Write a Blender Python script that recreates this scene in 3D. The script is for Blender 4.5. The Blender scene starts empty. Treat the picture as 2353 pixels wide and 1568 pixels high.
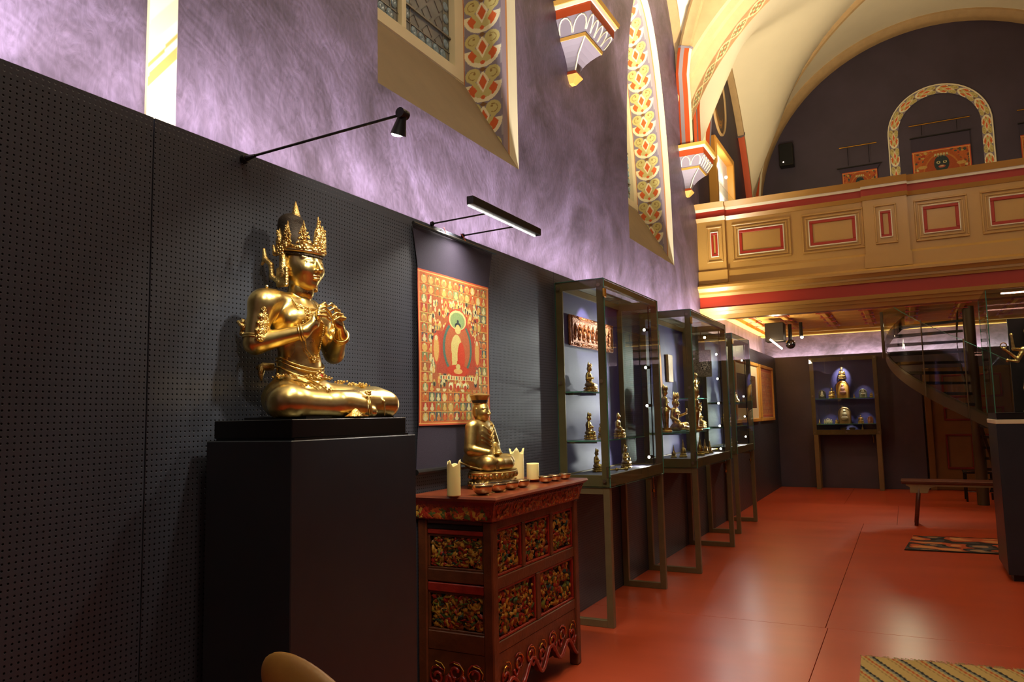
import bpy, bmesh, math, random
import numpy as np
from mathutils import Vector, Matrix
random.seed(7); np.random.seed(7)
PI = math.pi
scene = bpy.context.scene
COL = scene.collection

# ------------------------------------------------------------ camera
cam_d = bpy.data.cameras.new('camera'); cam = bpy.data.objects.new('camera', cam_d); COL.objects.link(cam)
cam_d.sensor_width = 36.0; cam_d.sensor_fit = 'HORIZONTAL'; cam_d.lens = 36.0*1736.8/2353
cam_d.clip_start = .05; cam_d.clip_end = 100
_y, _p, _r = math.radians(27.3286), math.radians(5.7409), math.radians(-1.19584)
_f = Vector((-math.sin(_y)*math.cos(_p), math.cos(_y)*math.cos(_p), math.sin(_p)))
_rt = Vector((math.cos(_y), math.sin(_y), 0)); _up = _rt.cross(_f)
_r2 = _rt*math.cos(_r)+_up*math.sin(_r); _u2 = _up*math.cos(_r)-_rt*math.sin(_r)
M = Matrix((( _r2.x, _u2.x, -_f.x, 2.08), (_r2.y, _u2.y, -_f.y, 0), (_r2.z, _u2.z, -_f.z, 1.35), (0, 0, 0, 1)))
cam.matrix_world = M
scene.camera = cam
# ------------------------------------------------------------ view, world, big lights
vs = scene.view_settings
vs.view_transform = 'Standard'; vs.look = 'None'; vs.gamma = 1; vs.use_curve_mapping = False; vs.exposure = 0.0
w = bpy.data.worlds.new('dusk'); scene.world = w; w.use_nodes = True
w.node_tree.nodes['Background'].inputs[0].default_value = (.22, .36, .5, 1)
w.node_tree.nodes['Background'].inputs[1].default_value = .55
scene.cycles.max_bounces = 8; scene.cycles.transparent_max_bounces = 24
scene.cycles.sample_clamp_indirect = 4.0
scene.cycles.use_denoising = True
def area(name, loc, target, sx, sy, power, col, spread=180):
    l = bpy.data.lights.new(name, 'AREA'); l.shape = 'RECTANGLE'; l.size = sx; l.size_y = sy
    l.energy = power; l.color = col; l.spread = math.radians(spread)
    o = bpy.data.objects.new(name, l); COL.objects.link(o); o.location = loc
    d = Vector(target)-Vector(loc)
    o.rotation_euler = d.to_track_quat('-Z', 'Y').to_euler(); return o
def spot(name, loc, target, power, col, ang=40, blend=.5, r=.02):
    l = bpy.data.lights.new(name, 'SPOT'); l.energy = power; l.color = col
    l.spot_size = math.radians(ang); l.spot_blend = blend; l.shadow_soft_size = r
    o = bpy.data.objects.new(name, l); COL.objects.link(o); o.location = loc
    d = Vector(target)-Vector(loc)
    o.rotation_euler = d.to_track_quat('-Z', 'Y').to_euler(); return o
def point(name, loc, power, col, r=.02):
    l = bpy.data.lights.new(name, 'POINT'); l.energy = power; l.color = col; l.shadow_soft_size = r
    o = bpy.data.objects.new(name, l); COL.objects.link(o); o.location = loc; return o
WARM = (1, .80, .52); NEUT = (1, .93, .84); COOL = (.90, .90, 1)
# cove LEDs in the slot behind the lower wall panels, washing the upper wall
for i, (a, b, pw) in enumerate([(-3, 2.2, 95), (2.2, 9.72, 135), (9.9, 14.3, 48)]):
    o = area('cove_light', (-.075, (a+b)/2, 2.24), (-.115, (a+b)/2, 4), .05, b-a, pw, (1, .93, .93), 95)
    o.rotation_euler = (math.radians(180), math.radians(3), 0)
    if a > 9: o.data.color = (1, .80, .52); o.data.energy = 75; o.data.spread = math.radians(150)
# the same cove lamps along the right wall and along the back wall under the gallery
o = area('cove_light', (5.84, 4, 2.27), (5.84, 4, 4), .05, 11, 60, (1, .9, .8)); o.rotation_euler = (math.radians(180), 0, 0)
o = area('cove_light', (2.4, 14.60, 2.27), (2.4, 14.60, 4), 5.0, .05, 42, (1, .90, .78)); o.rotation_euler = (math.radians(180), 0, 0)
o = area('gallery_ceiling_fill', (2.8, 10.06, 2.61), (2.8, 10.5, 2.95), 5.2, .05, 9, (1, .78, .46), 110)  # added strip hidden behind the beam, warms the ceiling boards
# added warm fill lights without fixtures, for the vaults and the room below
area('vault_fill', (1.9, 6.6, 3.3), (.3, 8.6, 6.6), .4, .4, 85, (1, .86, .60), 90)
area('vault_fill', (.5, 10.6, 4.3), (2.0, 12.2, 8), .3, .3, 40, (1, .78, .48), 150)
area('vault_fill', (4.6, 3.0, 3.6), (2.5, 6.5, 7.6), .5, .5, 14, (1, .80, .52))
area('room_fill', (2.6, 1.0, 6.2), (1.6, 3.2, 0), 1.4, 1.4, 60, (1, .84, .62))  # added overhead fill for the closed room, no lamp hangs here
area('room_fill', (3.0, 6.6, 6.6), (2.0, 7.0, 0), 1.0, 1.0, 20, (1, .82, .56))

# ------------------------------------------------------------ scene helpers
def tagset(o, label=None, cat=None, group=None, kind=None):
    if label: o['label'] = label
    if cat: o['category'] = cat
    if group: o['group'] = group
    if kind: o['kind'] = kind
    return o
def thing(name, label, cat, loc=(0, 0, 0), group=None, rz=0, kind=None):
    o = bpy.data.objects.new(name, None); COL.objects.link(o); o.empty_display_size = .1
    o.location = loc; o.rotation_euler = (0, 0, rz)
    return tagset(o, label, cat, group, kind)
def origin(o):
    v = Vector((0, 0, 0))
    while o is not None:
        v += o.location; o = o.parent
    return v
def link(name, me, mat, parent=None, kind=None, label=None, cat=None, group=None):
    o = bpy.data.objects.new(name, me); COL.objects.link(o)
    if mat is not None and len(me.materials) == 0: me.materials.append(mat)
    if parent is not None: o.parent = parent
    return tagset(o, label, cat, group, kind)
def copytree(o, parent=None):
    c = o.copy(); COL.objects.link(c); c.parent = parent
    for ch in list(o.children): copytree(ch, c)
    return c
def put(proto, loc, label=None, rz=0, s=1.0, group=None, first=False):
    o = proto if first else copytree(proto)
    o.location = loc; o.rotation_euler = (0, 0, rz); o.scale = (s, s, s)
    if label: o['label'] = label
    if group: o['group'] = group
    return o
class B:
    """collects shapes, builds ONE mesh"""
    def __init__(s): s.v = []; s.f = []; s.m = []; s.cm = 0
    def add(s, vs, fs):
        n = len(s.v); s.v += [tuple(map(float, v)) for v in vs]
        for f in fs: s.f.append([i+n for i in f]); s.m.append(s.cm)
        return s
    def box(s, x0, x1, y0, y1, z0, z1, c=0):
        if c <= 0:
            vs = [(x, y, z) for z in (z0, z1) for y in (y0, y1) for x in (x0, x1)]
            return s.add(vs, [(0, 2, 3, 1), (4, 5, 7, 6), (0, 1, 5, 4), (2, 6, 7, 3), (0, 4, 6, 2), (1, 3, 7, 5)])
        c = min(c, (x1-x0)*.49, (y1-y0)*.49, (z1-z0)*.49)
        vs = []; q = [(x0+c, y0), (x1-c, y0), (x1, y0+c), (x1, y1-c), (x1-c, y1), (x0+c, y1), (x0, y1-c), (x0, y0+c)]
        q2 = [(x0+c, y0+c), (x1-c, y0+c), (x1-c, y0+c), (x1-c, y1-c), (x1-c, y1-c), (x0+c, y1-c), (x0+c, y1-c), (x0+c, y0+c)]
        for z, Q in ((z0, q2), (z0+c, q), (z1-c, q), (z1, q2)): vs += [(a, b, z) for a, b in Q]
        fs = [tuple(range(7, -1, -1)), tuple(range(24, 32))]
        for k in range(3):
            for i in range(8):
                j = (i+1) % 8; fs.append((k*8+i, k*8+j, k*8+8+j, k*8+8+i))
        return s.add(vs, fs)
    def hexa(s, P): return s.add(P, [(0, 3, 2, 1), (4, 5, 6, 7), (0, 1, 5, 4), (1, 2, 6, 5), (2, 3, 7, 6), (3, 0, 4, 7)])
    def tube(s, path, r, n=8, closed=False, cap=True):
        P = [Vector(p) for p in path]; m = len(P)
        R = r if hasattr(r, '__len__') else [r]*m
        base = len(s.v); up = None; vs = []
        for i in range(m):
            if closed: t = P[(i+1) % m]-P[i-1]
            else: t = P[min(i+1, m-1)]-P[max(i-1, 0)]
            if t.length < 1e-9: t = Vector((0, 0, 1))
            t.normalize()
            if up is None: up = Vector((0, 0, 1)) if abs(t.z) < .9 else Vector((1, 0, 0))
            a = (up-t*up.dot(t))
            if a.length < 1e-6: a = t.orthogonal()
            a.normalize(); up = a; b = t.cross(a)
            for k in range(n):
                an = 2*PI*k/n; vs.append(P[i]+(a*math.cos(an)+b*math.sin(an))*R[i])
        fs = []
        for i in range(m if closed else m-1):
            i2 = (i+1) % m
            for k in range(n):
                k2 = (k+1) % n; fs.append((i*n+k, i*n+k2, i2*n+k2, i2*n+k))
        if cap and not closed: fs += [tuple(range(n-1, -1, -1)), tuple((m-1)*n+k for k in range(n))]
        return s.add(vs, fs)
    def cyl(s, p0, p1, r0, r1=None, n=16): return s.tube([p0, p1], [r0, r0 if r1 is None else r1], n)
    def lathe(s, prof, c=(0, 0, 0), n=20, wob=None, sx=1, sy=1):
        vs = []; m = len(prof)
        for i, (r, z) in enumerate(prof):
            for k in range(n):
                a = 2*PI*k/n; q = r*(wob(a, i) if wob else 1)
                vs.append((c[0]+q*math.cos(a)*sx, c[1]+q*math.sin(a)*sy, c[2]+z))
        fs = [(i*n+k, i*n+(k+1) % n, (i+1)*n+(k+1) % n, (i+1)*n+k) for i in range(m-1) for k in range(n)]
        if prof[0][0] > 1e-6: fs.append(tuple(range(n-1, -1, -1)))
        if prof[-1][0] > 1e-6: fs.append(tuple((m-1)*n+k for k in range(n)))
        return s.add(vs, fs)
    def sph(s, c, r, n=8, m=6, sc=(1, 1, 1)):
        vs = [(c[0], c[1], c[2]-r*sc[2])]
        for i in range(1, m):
            t = PI*i/m
            for k in range(n):
                a = 2*PI*k/n; vs.append((c[0]+r*sc[0]*math.sin(t)*math.cos(a), c[1]+r*sc[1]*math.sin(t)*math.sin(a), c[2]-r*sc[2]*math.cos(t)))
        vs.append((c[0], c[1], c[2]+r*sc[2])); L = len(vs)-1
        fs = [(0, 1+(k+1) % n, 1+k) for k in range(n)]
        for i in range(m-2):
            for k in range(n): fs.append((1+i*n+k, 1+i*n+(k+1) % n, 1+(i+1)*n+(k+1) % n, 1+(i+1)*n+k))
        fs += [(L, 1+(m-2)*n+k, 1+(m-2)*n+(k+1) % n) for k in range(n)]
        return s.add(vs, fs)
    def prism(s, poly, ax, a, b):
        """poly in the other two axes (in order x,y,z), extruded along ax"""
        def P(u, v, t): return ((t, u, v), (u, t, v), (u, v, t))[ax]
        n = len(poly); vs = [P(u, v, a) for u, v in poly]+[P(u, v, b) for u, v in poly]
        return s.add(vs, [tuple(range(n)), tuple(range(2*n-1, n-1, -1))]+[(i, (i+1) % n, n+(i+1) % n, n+i) for i in range(n)])
    def sweep(s, path, prof, closed=False, up=None, cap=True):
        """prof: list of (a,b); frames given by tuples path=[(P,A,Bv)]"""
        n = len(prof); vs = []; m = len(path)
        for P, A, Bv in path: vs += [Vector(P)+Vector(A)*a+Vector(Bv)*b for a, b in prof]
        fs = [(i*n+k, i*n+(k+1) % n, (i+1)*n+(k+1) % n, (i+1)*n+k) for i in range(m-1) for k in range(n)]
        if cap: fs += [tuple(range(n-1, -1, -1)), tuple((m-1)*n+k for k in range(n))]
        return s.add(vs, fs)
    def build(s, name, mat, parent=None, smooth=False, fix=True, **kw):
        off = origin(parent) if parent is not None else Vector((0, 0, 0))
        top = kw.pop('at', None)
        if top is not None: off = Vector(top)
        me = bpy.data.meshes.new(name)
        me.from_pydata([(x-off.x, y-off.y, z-off.z) for x, y, z in s.v], [], s.f)
        mats = mat if isinstance(mat, (list, tuple)) else [mat]
        for m_ in mats: me.materials.append(m_)
        if len(mats) > 1: me.polygons.foreach_set('material_index', s.m)
        if fix:
            bm = bmesh.new(); bm.from_mesh(me); bmesh.ops.recalc_face_normals(bm, faces=bm.faces[:]); bm.to_mesh(me); bm.free()
        if smooth is True: me.shade_smooth()
        elif smooth:
            me.shade_smooth(); me.set_sharp_from_angle(angle=math.radians(smooth))
        o = link(name, me, None, parent, **kw)
        if top is not None: o.location = top
        return o
# ------------------------------------------------------------ material helpers
def lin(c):
    if isinstance(c, str): c = tuple(int(c[i:i+2], 16)/255 for i in (0, 2, 4))
    return tuple((x/12.92 if x <= .04045 else ((x+.055)/1.055)**2.4) for x in c[:3])
def newmat(name):
    m = bpy.data.materials.new(name); m.use_nodes = True; nt = m.node_tree
    return m, nt, nt.nodes['Principled BSDF']
def N(nt, t, **kw):
    n = nt.nodes.new(t)
    for k, v in kw.items():
        if k.startswith('i_'): n.inputs[k[2:].replace('_', ' ')].default_value = v
        else: setattr(n, k, v)
    return n
def mat(name, col, rough=.5, metal=0, bump=0, bs=40, var=0, vs_=6, spec=.5, det=4, coat=0, col2=None, stretch=None, emit=None, es=0, sub=0, trans=0):
    m, nt, b = newmat(name); c = lin(col)
    b.inputs['Base Color'].default_value = (*c, 1); b.inputs['Roughness'].default_value = rough
    b.inputs['Metallic'].default_value = metal; b.inputs['Specular IOR Level'].default_value = spec
    b.inputs['Coat Weight'].default_value = coat; b.inputs['Coat Roughness'].default_value = .15
    if emit: b.inputs['Emission Color'].default_value = (*lin(emit), 1); b.inputs['Emission Strength'].default_value = es
    if sub: b.inputs['Subsurface Weight'].default_value = sub; b.inputs['Subsurface Radius'].default_value = (.05, .03, .012)
    if var or bump or col2:
        tc = N(nt, 'ShaderNodeTexCoord'); mp = N(nt, 'ShaderNodeMapping')
        if stretch: mp.inputs['Scale'].default_value = stretch
        nt.links.new(tc.outputs['Object'], mp.inputs[0])
    if var or col2:
        n = N(nt, 'ShaderNodeTexNoise', i_Scale=vs_, i_Detail=det, i_Roughness=.6); nt.links.new(mp.outputs[0], n.inputs['Vector'])
        r = N(nt, 'ShaderNodeValToRGB'); r.color_ramp.elements[0].position = .3; r.color_ramp.elements[1].position = .7
        c2 = lin(col2) if col2 else tuple(min(1, x*(1+var)) for x in c)
        c1 = c if col2 else tuple(x*(1-var) for x in c)
        r.color_ramp.elements[0].color = (*c1, 1); r.color_ramp.elements[1].color = (*c2, 1)
        nt.links.new(n.outputs['Fac'], r.inputs[0]); nt.links.new(r.outputs[0], b.inputs['Base Color'])
    if bump:
        n2 = N(nt, 'ShaderNodeTexNoise', i_Scale=bs, i_Detail=3); nt.links.new(mp.outputs[0], n2.inputs['Vector'])
        bp = N(nt, 'ShaderNodeBump', i_Strength=min(1, bump), i_Distance=.01); nt.links.new(n2.outputs['Fac'], bp.inputs['Height'])
        nt.links.new(bp.outputs[0], b.inputs['Normal'])
    return m
def colmat(name, rough=.6, metal=0, bump=0, bs=60, spec=.4, emit=0):
    m, nt, b = newmat(name); a = N(nt, 'ShaderNodeAttribute', attribute_name='Col')
    nt.links.new(a.outputs['Color'], b.inputs['Base Color']); b.inputs['Roughness'].default_value = rough
    b.inputs['Metallic'].default_value = metal; b.inputs['Specular IOR Level'].default_value = spec
    if bump:
        n2 = N(nt, 'ShaderNodeTexNoise', i_Scale=bs, i_Detail=3)
        tc = N(nt, 'ShaderNodeTexCoord'); nt.links.new(tc.outputs['Object'], n2.inputs['Vector'])
        bp = N(nt, 'ShaderNodeBump', i_Strength=min(1, bump), i_Distance=.005); nt.links.new(n2.outputs['Fac'], bp.inputs['Height'])
        nt.links.new(bp.outputs[0], b.inputs['Normal'])
    return m
def glassmat(name, tint, refl=.06, rough=.0):
    m = bpy.data.materials.new(name); m.use_nodes = True; nt = m.node_tree; nt.nodes.clear()
    out = N(nt, 'ShaderNodeOutputMaterial'); mx = N(nt, 'ShaderNodeMixShader'); tr = N(nt, 'ShaderNodeBsdfTransparent'); gl = N(nt, 'ShaderNodeBsdfGlossy')
    tr.inputs[0].default_value = (*tint, 1); gl.inputs['Roughness'].default_value = rough
    lw = N(nt, 'ShaderNodeFresnel', i_IOR=1.45); ad = N(nt, 'ShaderNodeMath', operation='MULTIPLY_ADD'); ad.inputs[1].default_value = .9; ad.inputs[2].default_value = refl-.04
    ge = N(nt, 'ShaderNodeNewGeometry'); iv = N(nt, 'ShaderNodeMath', operation='SUBTRACT'); iv.inputs[0].default_value = 1; nt.links.new(ge.outputs['Backfacing'], iv.inputs[1])
    ml = N(nt, 'ShaderNodeMath', operation='MULTIPLY')   # the outer face of each pane reflects, the inner one only transmits
    nt.links.new(lw.outputs[0], ad.inputs[0]); nt.links.new(ad.outputs[0], ml.inputs[0]); nt.links.new(iv.outputs[0], ml.inputs[1]); nt.links.new(ml.outputs[0], mx.inputs[0])
    nt.links.new(tr.outputs[0], mx.inputs[1]); nt.links.new(gl.outputs[0], mx.inputs[2]); nt.links.new(mx.outputs[0], out.inputs[0])
    return m
def emis(name, col, s):
    m, nt, b = newmat(name); b.inputs['Base Color'].default_value = (*col, 1)
    b.inputs['Emission Color'].default_value = (*col, 1); b.inputs['Emission Strength'].default_value = s; return m
def painted(name, pos, canvas, m, parent=None, thick=None, **kw):
    """pos(u,v)->(x,y,z) arrays ; canvas[h,w,3] sRGB 0..1, row 0 = v 0"""
    h, w_ = canvas.shape[:2]
    V, U = np.meshgrid((np.arange(h))/(h-1), (np.arange(w_))/(w_-1), indexing='ij')
    X, Y, Z = pos(U, V); off = origin(parent) if parent is not None else Vector((0, 0, 0))
    P = np.stack([X-off.x, Y-off.y, Z-off.z], -1).reshape(-1, 3)
    idx = np.arange(h*w_).reshape(h, w_); F = np.stack([idx[:-1, :-1], idx[:-1, 1:], idx[1:, 1:], idx[1:, :-1]], -1).reshape(-1, 4)
    me = bpy.data.meshes.new(name); fastmesh(me, P, F)
    c = np.clip(canvas, 0, 1); c = np.where(c <= .04045, c/12.92, ((c+.055)/1.055)**2.4)
    at = me.color_attributes.new('Col', 'FLOAT_COLOR', 'POINT')
    at.data.foreach_set('color', np.concatenate([c.reshape(-1, 3), np.ones((h*w_, 1))], 1).astype(np.float32).ravel())
    me.shade_smooth()
    return link(name, me, m, parent, **kw)
def fastmesh(me, P, F):
    k = F.shape[1]
    me.vertices.add(len(P)); me.vertices.foreach_set('co', P.astype(np.float32).ravel())
    me.loops.add(F.size); me.loops.foreach_set('vertex_index', F.astype(np.int32).ravel())
    me.polygons.add(len(F)); me.polygons.foreach_set('loop_start', np.arange(0, F.size, k, dtype=np.int32))
    me.update(calc_edges=True); me.validate()
# ------------------------------------------------------------ signed-distance sculpting
class Field:
    def __init__(s, lo, hi, h):
        s.lo = np.array(lo, float); s.h = h; s.n = (np.ceil((np.array(hi)-s.lo)/h)).astype(int)+1
        s.F = np.full(s.n, 1.0, np.float32)
    def _sub(s, a, b, mg):
        i0 = np.clip(((np.minimum(a, b)-mg-s.lo)/s.h).astype(int), 0, s.n-1); i1 = np.clip(((np.maximum(a, b)+mg-s.lo)/s.h).astype(int)+2, 1, s.n)
        ax = [s.lo[k]+s.h*np.arange(i0[k], i1[k]) for k in range(3)]
        return tuple(slice(i0[k], i1[k]) for k in range(3)), np.meshgrid(*ax, indexing='ij')
    def _mix(s, sl, d, k, op):
        F = s.F[sl]; d = d.astype(np.float32)
        if op == 'sub':
            d = -d; hh = np.clip(.5-.5*(d-F)/k, 0, 1); s.F[sl] = F*hh+d*(1-hh)+k*hh*(1-hh)   # smooth max
            s.F[sl] = np.maximum(s.F[sl], F)
        else:
            hh = np.clip(.5+.5*(F-d)/k, 0, 1); s.F[sl] = F*(1-hh)+d*hh-k*hh*(1-hh)
    def cap(s, a, b, r0, r1=None, k=.01, op='add', sq=None):
        a = np.array(a, float); b = np.array(b, float); r1 = r0 if r1 is None else r1
        mg = max(r0, r1)*1.3+k*1.5+s.h*2
        sl, (X, Y, Z) = s._sub(a, b, mg); d = b-a; L = d@d+1e-12
        px, py, pz = X-a[0], Y-a[1], Z-a[2]; t = np.clip((px*d[0]+py*d[1]+pz*d[2])/L, 0, 1)
        D = np.sqrt((px-t*d[0])**2+(py-t*d[1])**2+(pz-t*d[2])**2)-(r0+(r1-r0)*t)
        s._mix(sl, D, k, op); return s
    def path(s, P, r, k=.01):
        for i in range(len(P)-1):
            ra, rb = (r[i], r[i+1]) if hasattr(r, '__len__') else (r, r)
            s.cap(P[i], P[i+1], ra, rb, k)
        return s
    def ell(s, c, r, k=.01, op='add', R=None):
        c = np.array(c, float); r = np.array(r, float); mg = r.max()+k*1.5+s.h*2
        sl, (X, Y, Z) = s._sub(c, c, mg); p = np.stack([X-c[0], Y-c[1], Z-c[2]], -1)
        if R is not None: p = p@np.array(R)
        q = p/r; k0 = np.sqrt((q**2).sum(-1))+1e-9; k1 = np.sqrt(((q/r)**2).sum(-1))+1e-9
        s._mix(sl, k0*(k0-1)/k1, k, op); return s
    def box(s, c, r, rd=.005, k=.005, op='add'):
        c = np.array(c, float); r = np.array(r, float)-rd; mg = r.max()+rd+k*1.5+s.h*2
        sl, (X, Y, Z) = s._sub(c-r, c+r, rd+k*1.5+s.h*2); q = np.stack([abs(X-c[0])-r[0], abs(Y-c[1])-r[1], abs(Z-c[2])-r[2]], -1)
        D = np.sqrt((np.maximum(q, 0)**2).sum(-1))+np.minimum(q.max(-1), 0)-rd
        s._mix(sl, D, k, op); return s
    def mesh(s, name, m, parent=None, scale=1.0, off=(0, 0, 0), floor=None, **kw):
        F = s.F
        if floor is not None:
            z = s.lo[2]+s.h*np.arange(s.n[2]); F = np.maximum(F, (floor-z)[None, None, :].astype(np.float32))
        F = F.copy(); F[0] = F[-1] = 1; F[:, 0] = F[:, -1] = 1; F[:, :, 0] = F[:, :, -1] = 1
        S = F < 0; nx, ny, nz = F.shape
        cnt = np.zeros((nx-1, ny-1, nz-1), np.int8)
        for a in (0, 1):
            for b_ in (0, 1):
                for c in (0, 1): cnt += S[a:nx-1+a, b_:ny-1+b_, c:nz-1+c]
        act = (cnt > 0) & (cnt < 8); I = np.argwhere(act)
        idx = -np.ones(act.shape, np.int64); idx[act] = np.arange(len(I))
        acc = np.zeros((len(I), 3)); num = np.zeros(len(I))
        i, j, k = I.T
        for ax in range(3):
            for u in (0, 1):
                for v in (0, 1):
                    o = [0, 0, 0]; o[(ax+1) % 3] = u; o[(ax+2) % 3] = v; e = o.copy(); e[ax] = 1
                    f0 = F[i+o[0], j+o[1], k+o[2]]; f1 = F[i+e[0], j+e[1], k+e[2]]; mk = (f0 < 0) != (f1 < 0)
                    t = np.where(mk, f0/np.where(mk, f0-f1, 1), 0)
                    q = np.tile(np.array(o, float), (len(I), 1)); q[:, ax] = t
                    acc += q*mk[:, None]; num += mk
        P = (I+acc/num[:, None])*s.h+s.lo
        faces = []
        for ax in range(3):
            sl0 = [slice(1, -1)]*3; sl0[ax] = slice(0, -1); sl1 = [slice(1, -1)]*3; sl1[ax] = slice(1, None)
            A = S[tuple(sl0)]; Bq = S[tuple(sl1)]; E = np.argwhere(A != Bq)
            if len(E) == 0: continue
            add = np.array([1, 1, 1]); add[ax] = 0; E = E+add
            flip = A[tuple((E-add).T)]
            b1 = np.zeros(3, int); b1[(ax+1) % 3] = 1; b2 = np.zeros(3, int); b2[(ax+2) % 3] = 1
            q = [idx[tuple((E-b1-b2).T)], idx[tuple((E-b2).T)], idx[tuple(E.T)], idx[tuple((E-b1).T)]]
            Q = np.stack(q, 1); Q[~flip] = Q[~flip][:, ::-1]; faces.append(Q)
        Fc = np.concatenate(faces); P = P*scale+np.array(off)
        if parent is not None: P = P-np.array(origin(parent))
        me = bpy.data.meshes.new(name); fastmesh(me, P, Fc); me.shade_smooth()
        return link(name, me, m, parent, **kw)
# ------------------------------------------------------------ materials
def wall_glaze():
    m, nt, b = newmat('purple_glaze'); tc = N(nt, 'ShaderNodeTexCoord')
    n0 = N(nt, 'ShaderNodeTexNoise', i_Scale=1.1, i_Detail=5, i_Distortion=1.8, i_Roughness=.62)
    mp = N(nt, 'ShaderNodeMapping'); mp.inputs['Scale'].default_value = (1, 6, 2.2); mp.inputs['Rotation'].default_value = (.45, 0, 0)
    n1 = N(nt, 'ShaderNodeTexNoise', i_Scale=3.0, i_Detail=8, i_Distortion=2.6, i_Roughness=.7)
    w1 = N(nt, 'ShaderNodeTexWave', wave_type='RINGS', rings_direction='X', i_Scale=9, i_Distortion=14, i_Detail=4); w1.inputs['Detail Scale'].default_value = .55
    nt.links.new(tc.outputs['Object'], n0.inputs['Vector']); nt.links.new(tc.outputs['Object'], mp.inputs[0]); nt.links.new(mp.outputs[0], n1.inputs['Vector']); nt.links.new(tc.outputs['Object'], w1.inputs['Vector'])
    r0 = N(nt, 'ShaderNodeValToRGB'); e = r0.color_ramp.elements
    e[0].position = .3; e[0].color = (.072, .052, .070, 1); e[1].position = .70; e[1].color = (.245, .188, .290, 1)
    k = e.new(.5); k.color = (.148, .110, .160, 1)
    nt.links.new(n0.outputs['Fac'], r0.inputs[0])
    r1 = N(nt, 'ShaderNodeValToRGB'); e = r1.color_ramp.elements; e[0].position = .3; e[0].color = (.62, .6, .6, 1); e[1].position = .75; e[1].color = (1.25, 1.2, 1.25, 1)
    nt.links.new(n1.outputs['Fac'], r1.inputs[0])
    mx = N(nt, 'ShaderNodeMix', data_type='RGBA', blend_type='MULTIPLY'); mx.inputs[0].default_value = 1
    nt.links.new(r0.outputs[0], mx.inputs[6]); nt.links.new(r1.outputs[0], mx.inputs[7])
    r2 = N(nt, 'ShaderNodeValToRGB'); e = r2.color_ramp.elements; e[0].color = (.96, .96, .96, 1); e[1].color = (1.03, 1.03, 1.03, 1)
    nt.links.new(w1.outputs['Fac'], r2.inputs[0])
    mx2 = N(nt, 'ShaderNodeMix', data_type='RGBA', blend_type='MULTIPLY'); mx2.inputs[0].default_value = 1
    nt.links.new(mx.outputs[2], mx2.inputs[6]); nt.links.new(r2.outputs[0], mx2.inputs[7]); nt.links.new(mx2.outputs[2], b.inputs['Base Color'])
    b.inputs['Roughness'].default_value = .5
    bp = N(nt, 'ShaderNodeBump', i_Strength=.3, i_Distance=.006); ad = N(nt, 'ShaderNodeMath', operation='MULTIPLY_ADD'); ad.inputs[1].default_value = .18
    nt.links.new(w1.outputs['Fac'], ad.inputs[0]); nt.links.new(n1.outputs['Fac'], ad.inputs[2]); nt.links.new(ad.outputs[0], bp.inputs['Height']); nt.links.new(bp.outputs[0], b.inputs['Normal'])
    return m
def perforated():
    m, nt, b = newmat('perforated_board'); g = N(nt, 'ShaderNodeNewGeometry'); sx = N(nt, 'ShaderNodeSeparateXYZ'); nt.links.new(g.outputs['Position'], sx.inputs[0])
    def M_(op, a, bb=None, c=None):
        n = N(nt, 'ShaderNodeMath', operation=op)
        for i, v in enumerate((a, bb, c)):
            if v is None: continue
            if isinstance(v, (int, float)): n.inputs[i].default_value = v
            else: nt.links.new(v, n.inputs[i])
        return n.outputs[0]
    fy = M_('SUBTRACT', M_('FRACT', M_('MULTIPLY', sx.outputs['Y'], 1/.0171)), .5); fz = M_('SUBTRACT', M_('FRACT', M_('MULTIPLY', sx.outputs['Z'], 1/.0171)), .5)
    d = M_('SQRT', M_('ADD', M_('MULTIPLY', fy, fy), M_('MULTIPLY', fz, fz)))
    hole = M_('LESS_THAN', d, .17)
    # plain border along the top edge
    hole = M_('MULTIPLY', hole, M_('LESS_THAN', sx.outputs['Z'], 2.285))
    mx = N(nt, 'ShaderNodeMix', data_type='RGBA'); mx.inputs[6].default_value = (.054, .060, .078, 1); mx.inputs[7].default_value = (.006, .005, .005, 1)
    nt.links.new(hole, mx.inputs[0]); nt.links.new(mx.outputs[2], b.inputs['Base Color'])
    sp = N(nt, 'ShaderNodeMath', operation='MULTIPLY_ADD'); nt.links.new(hole, sp.inputs[0]); sp.inputs[1].default_value = -.45; sp.inputs[2].default_value = .5
    nt.links.new(sp.outputs[0], b.inputs['Specular IOR Level']); b.inputs['Roughness'].default_value = .42
    sm = N(nt, 'ShaderNodeMapRange', i_From_Min=.13, i_From_Max=.21); nt.links.new(d, sm.inputs[0])
    bp = N(nt, 'ShaderNodeBump', i_Strength=.5, i_Distance=.003); nt.links.new(sm.outputs[0], bp.inputs['Height']); nt.links.new(bp.outputs[0], b.inputs['Normal'])
    return m
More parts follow.
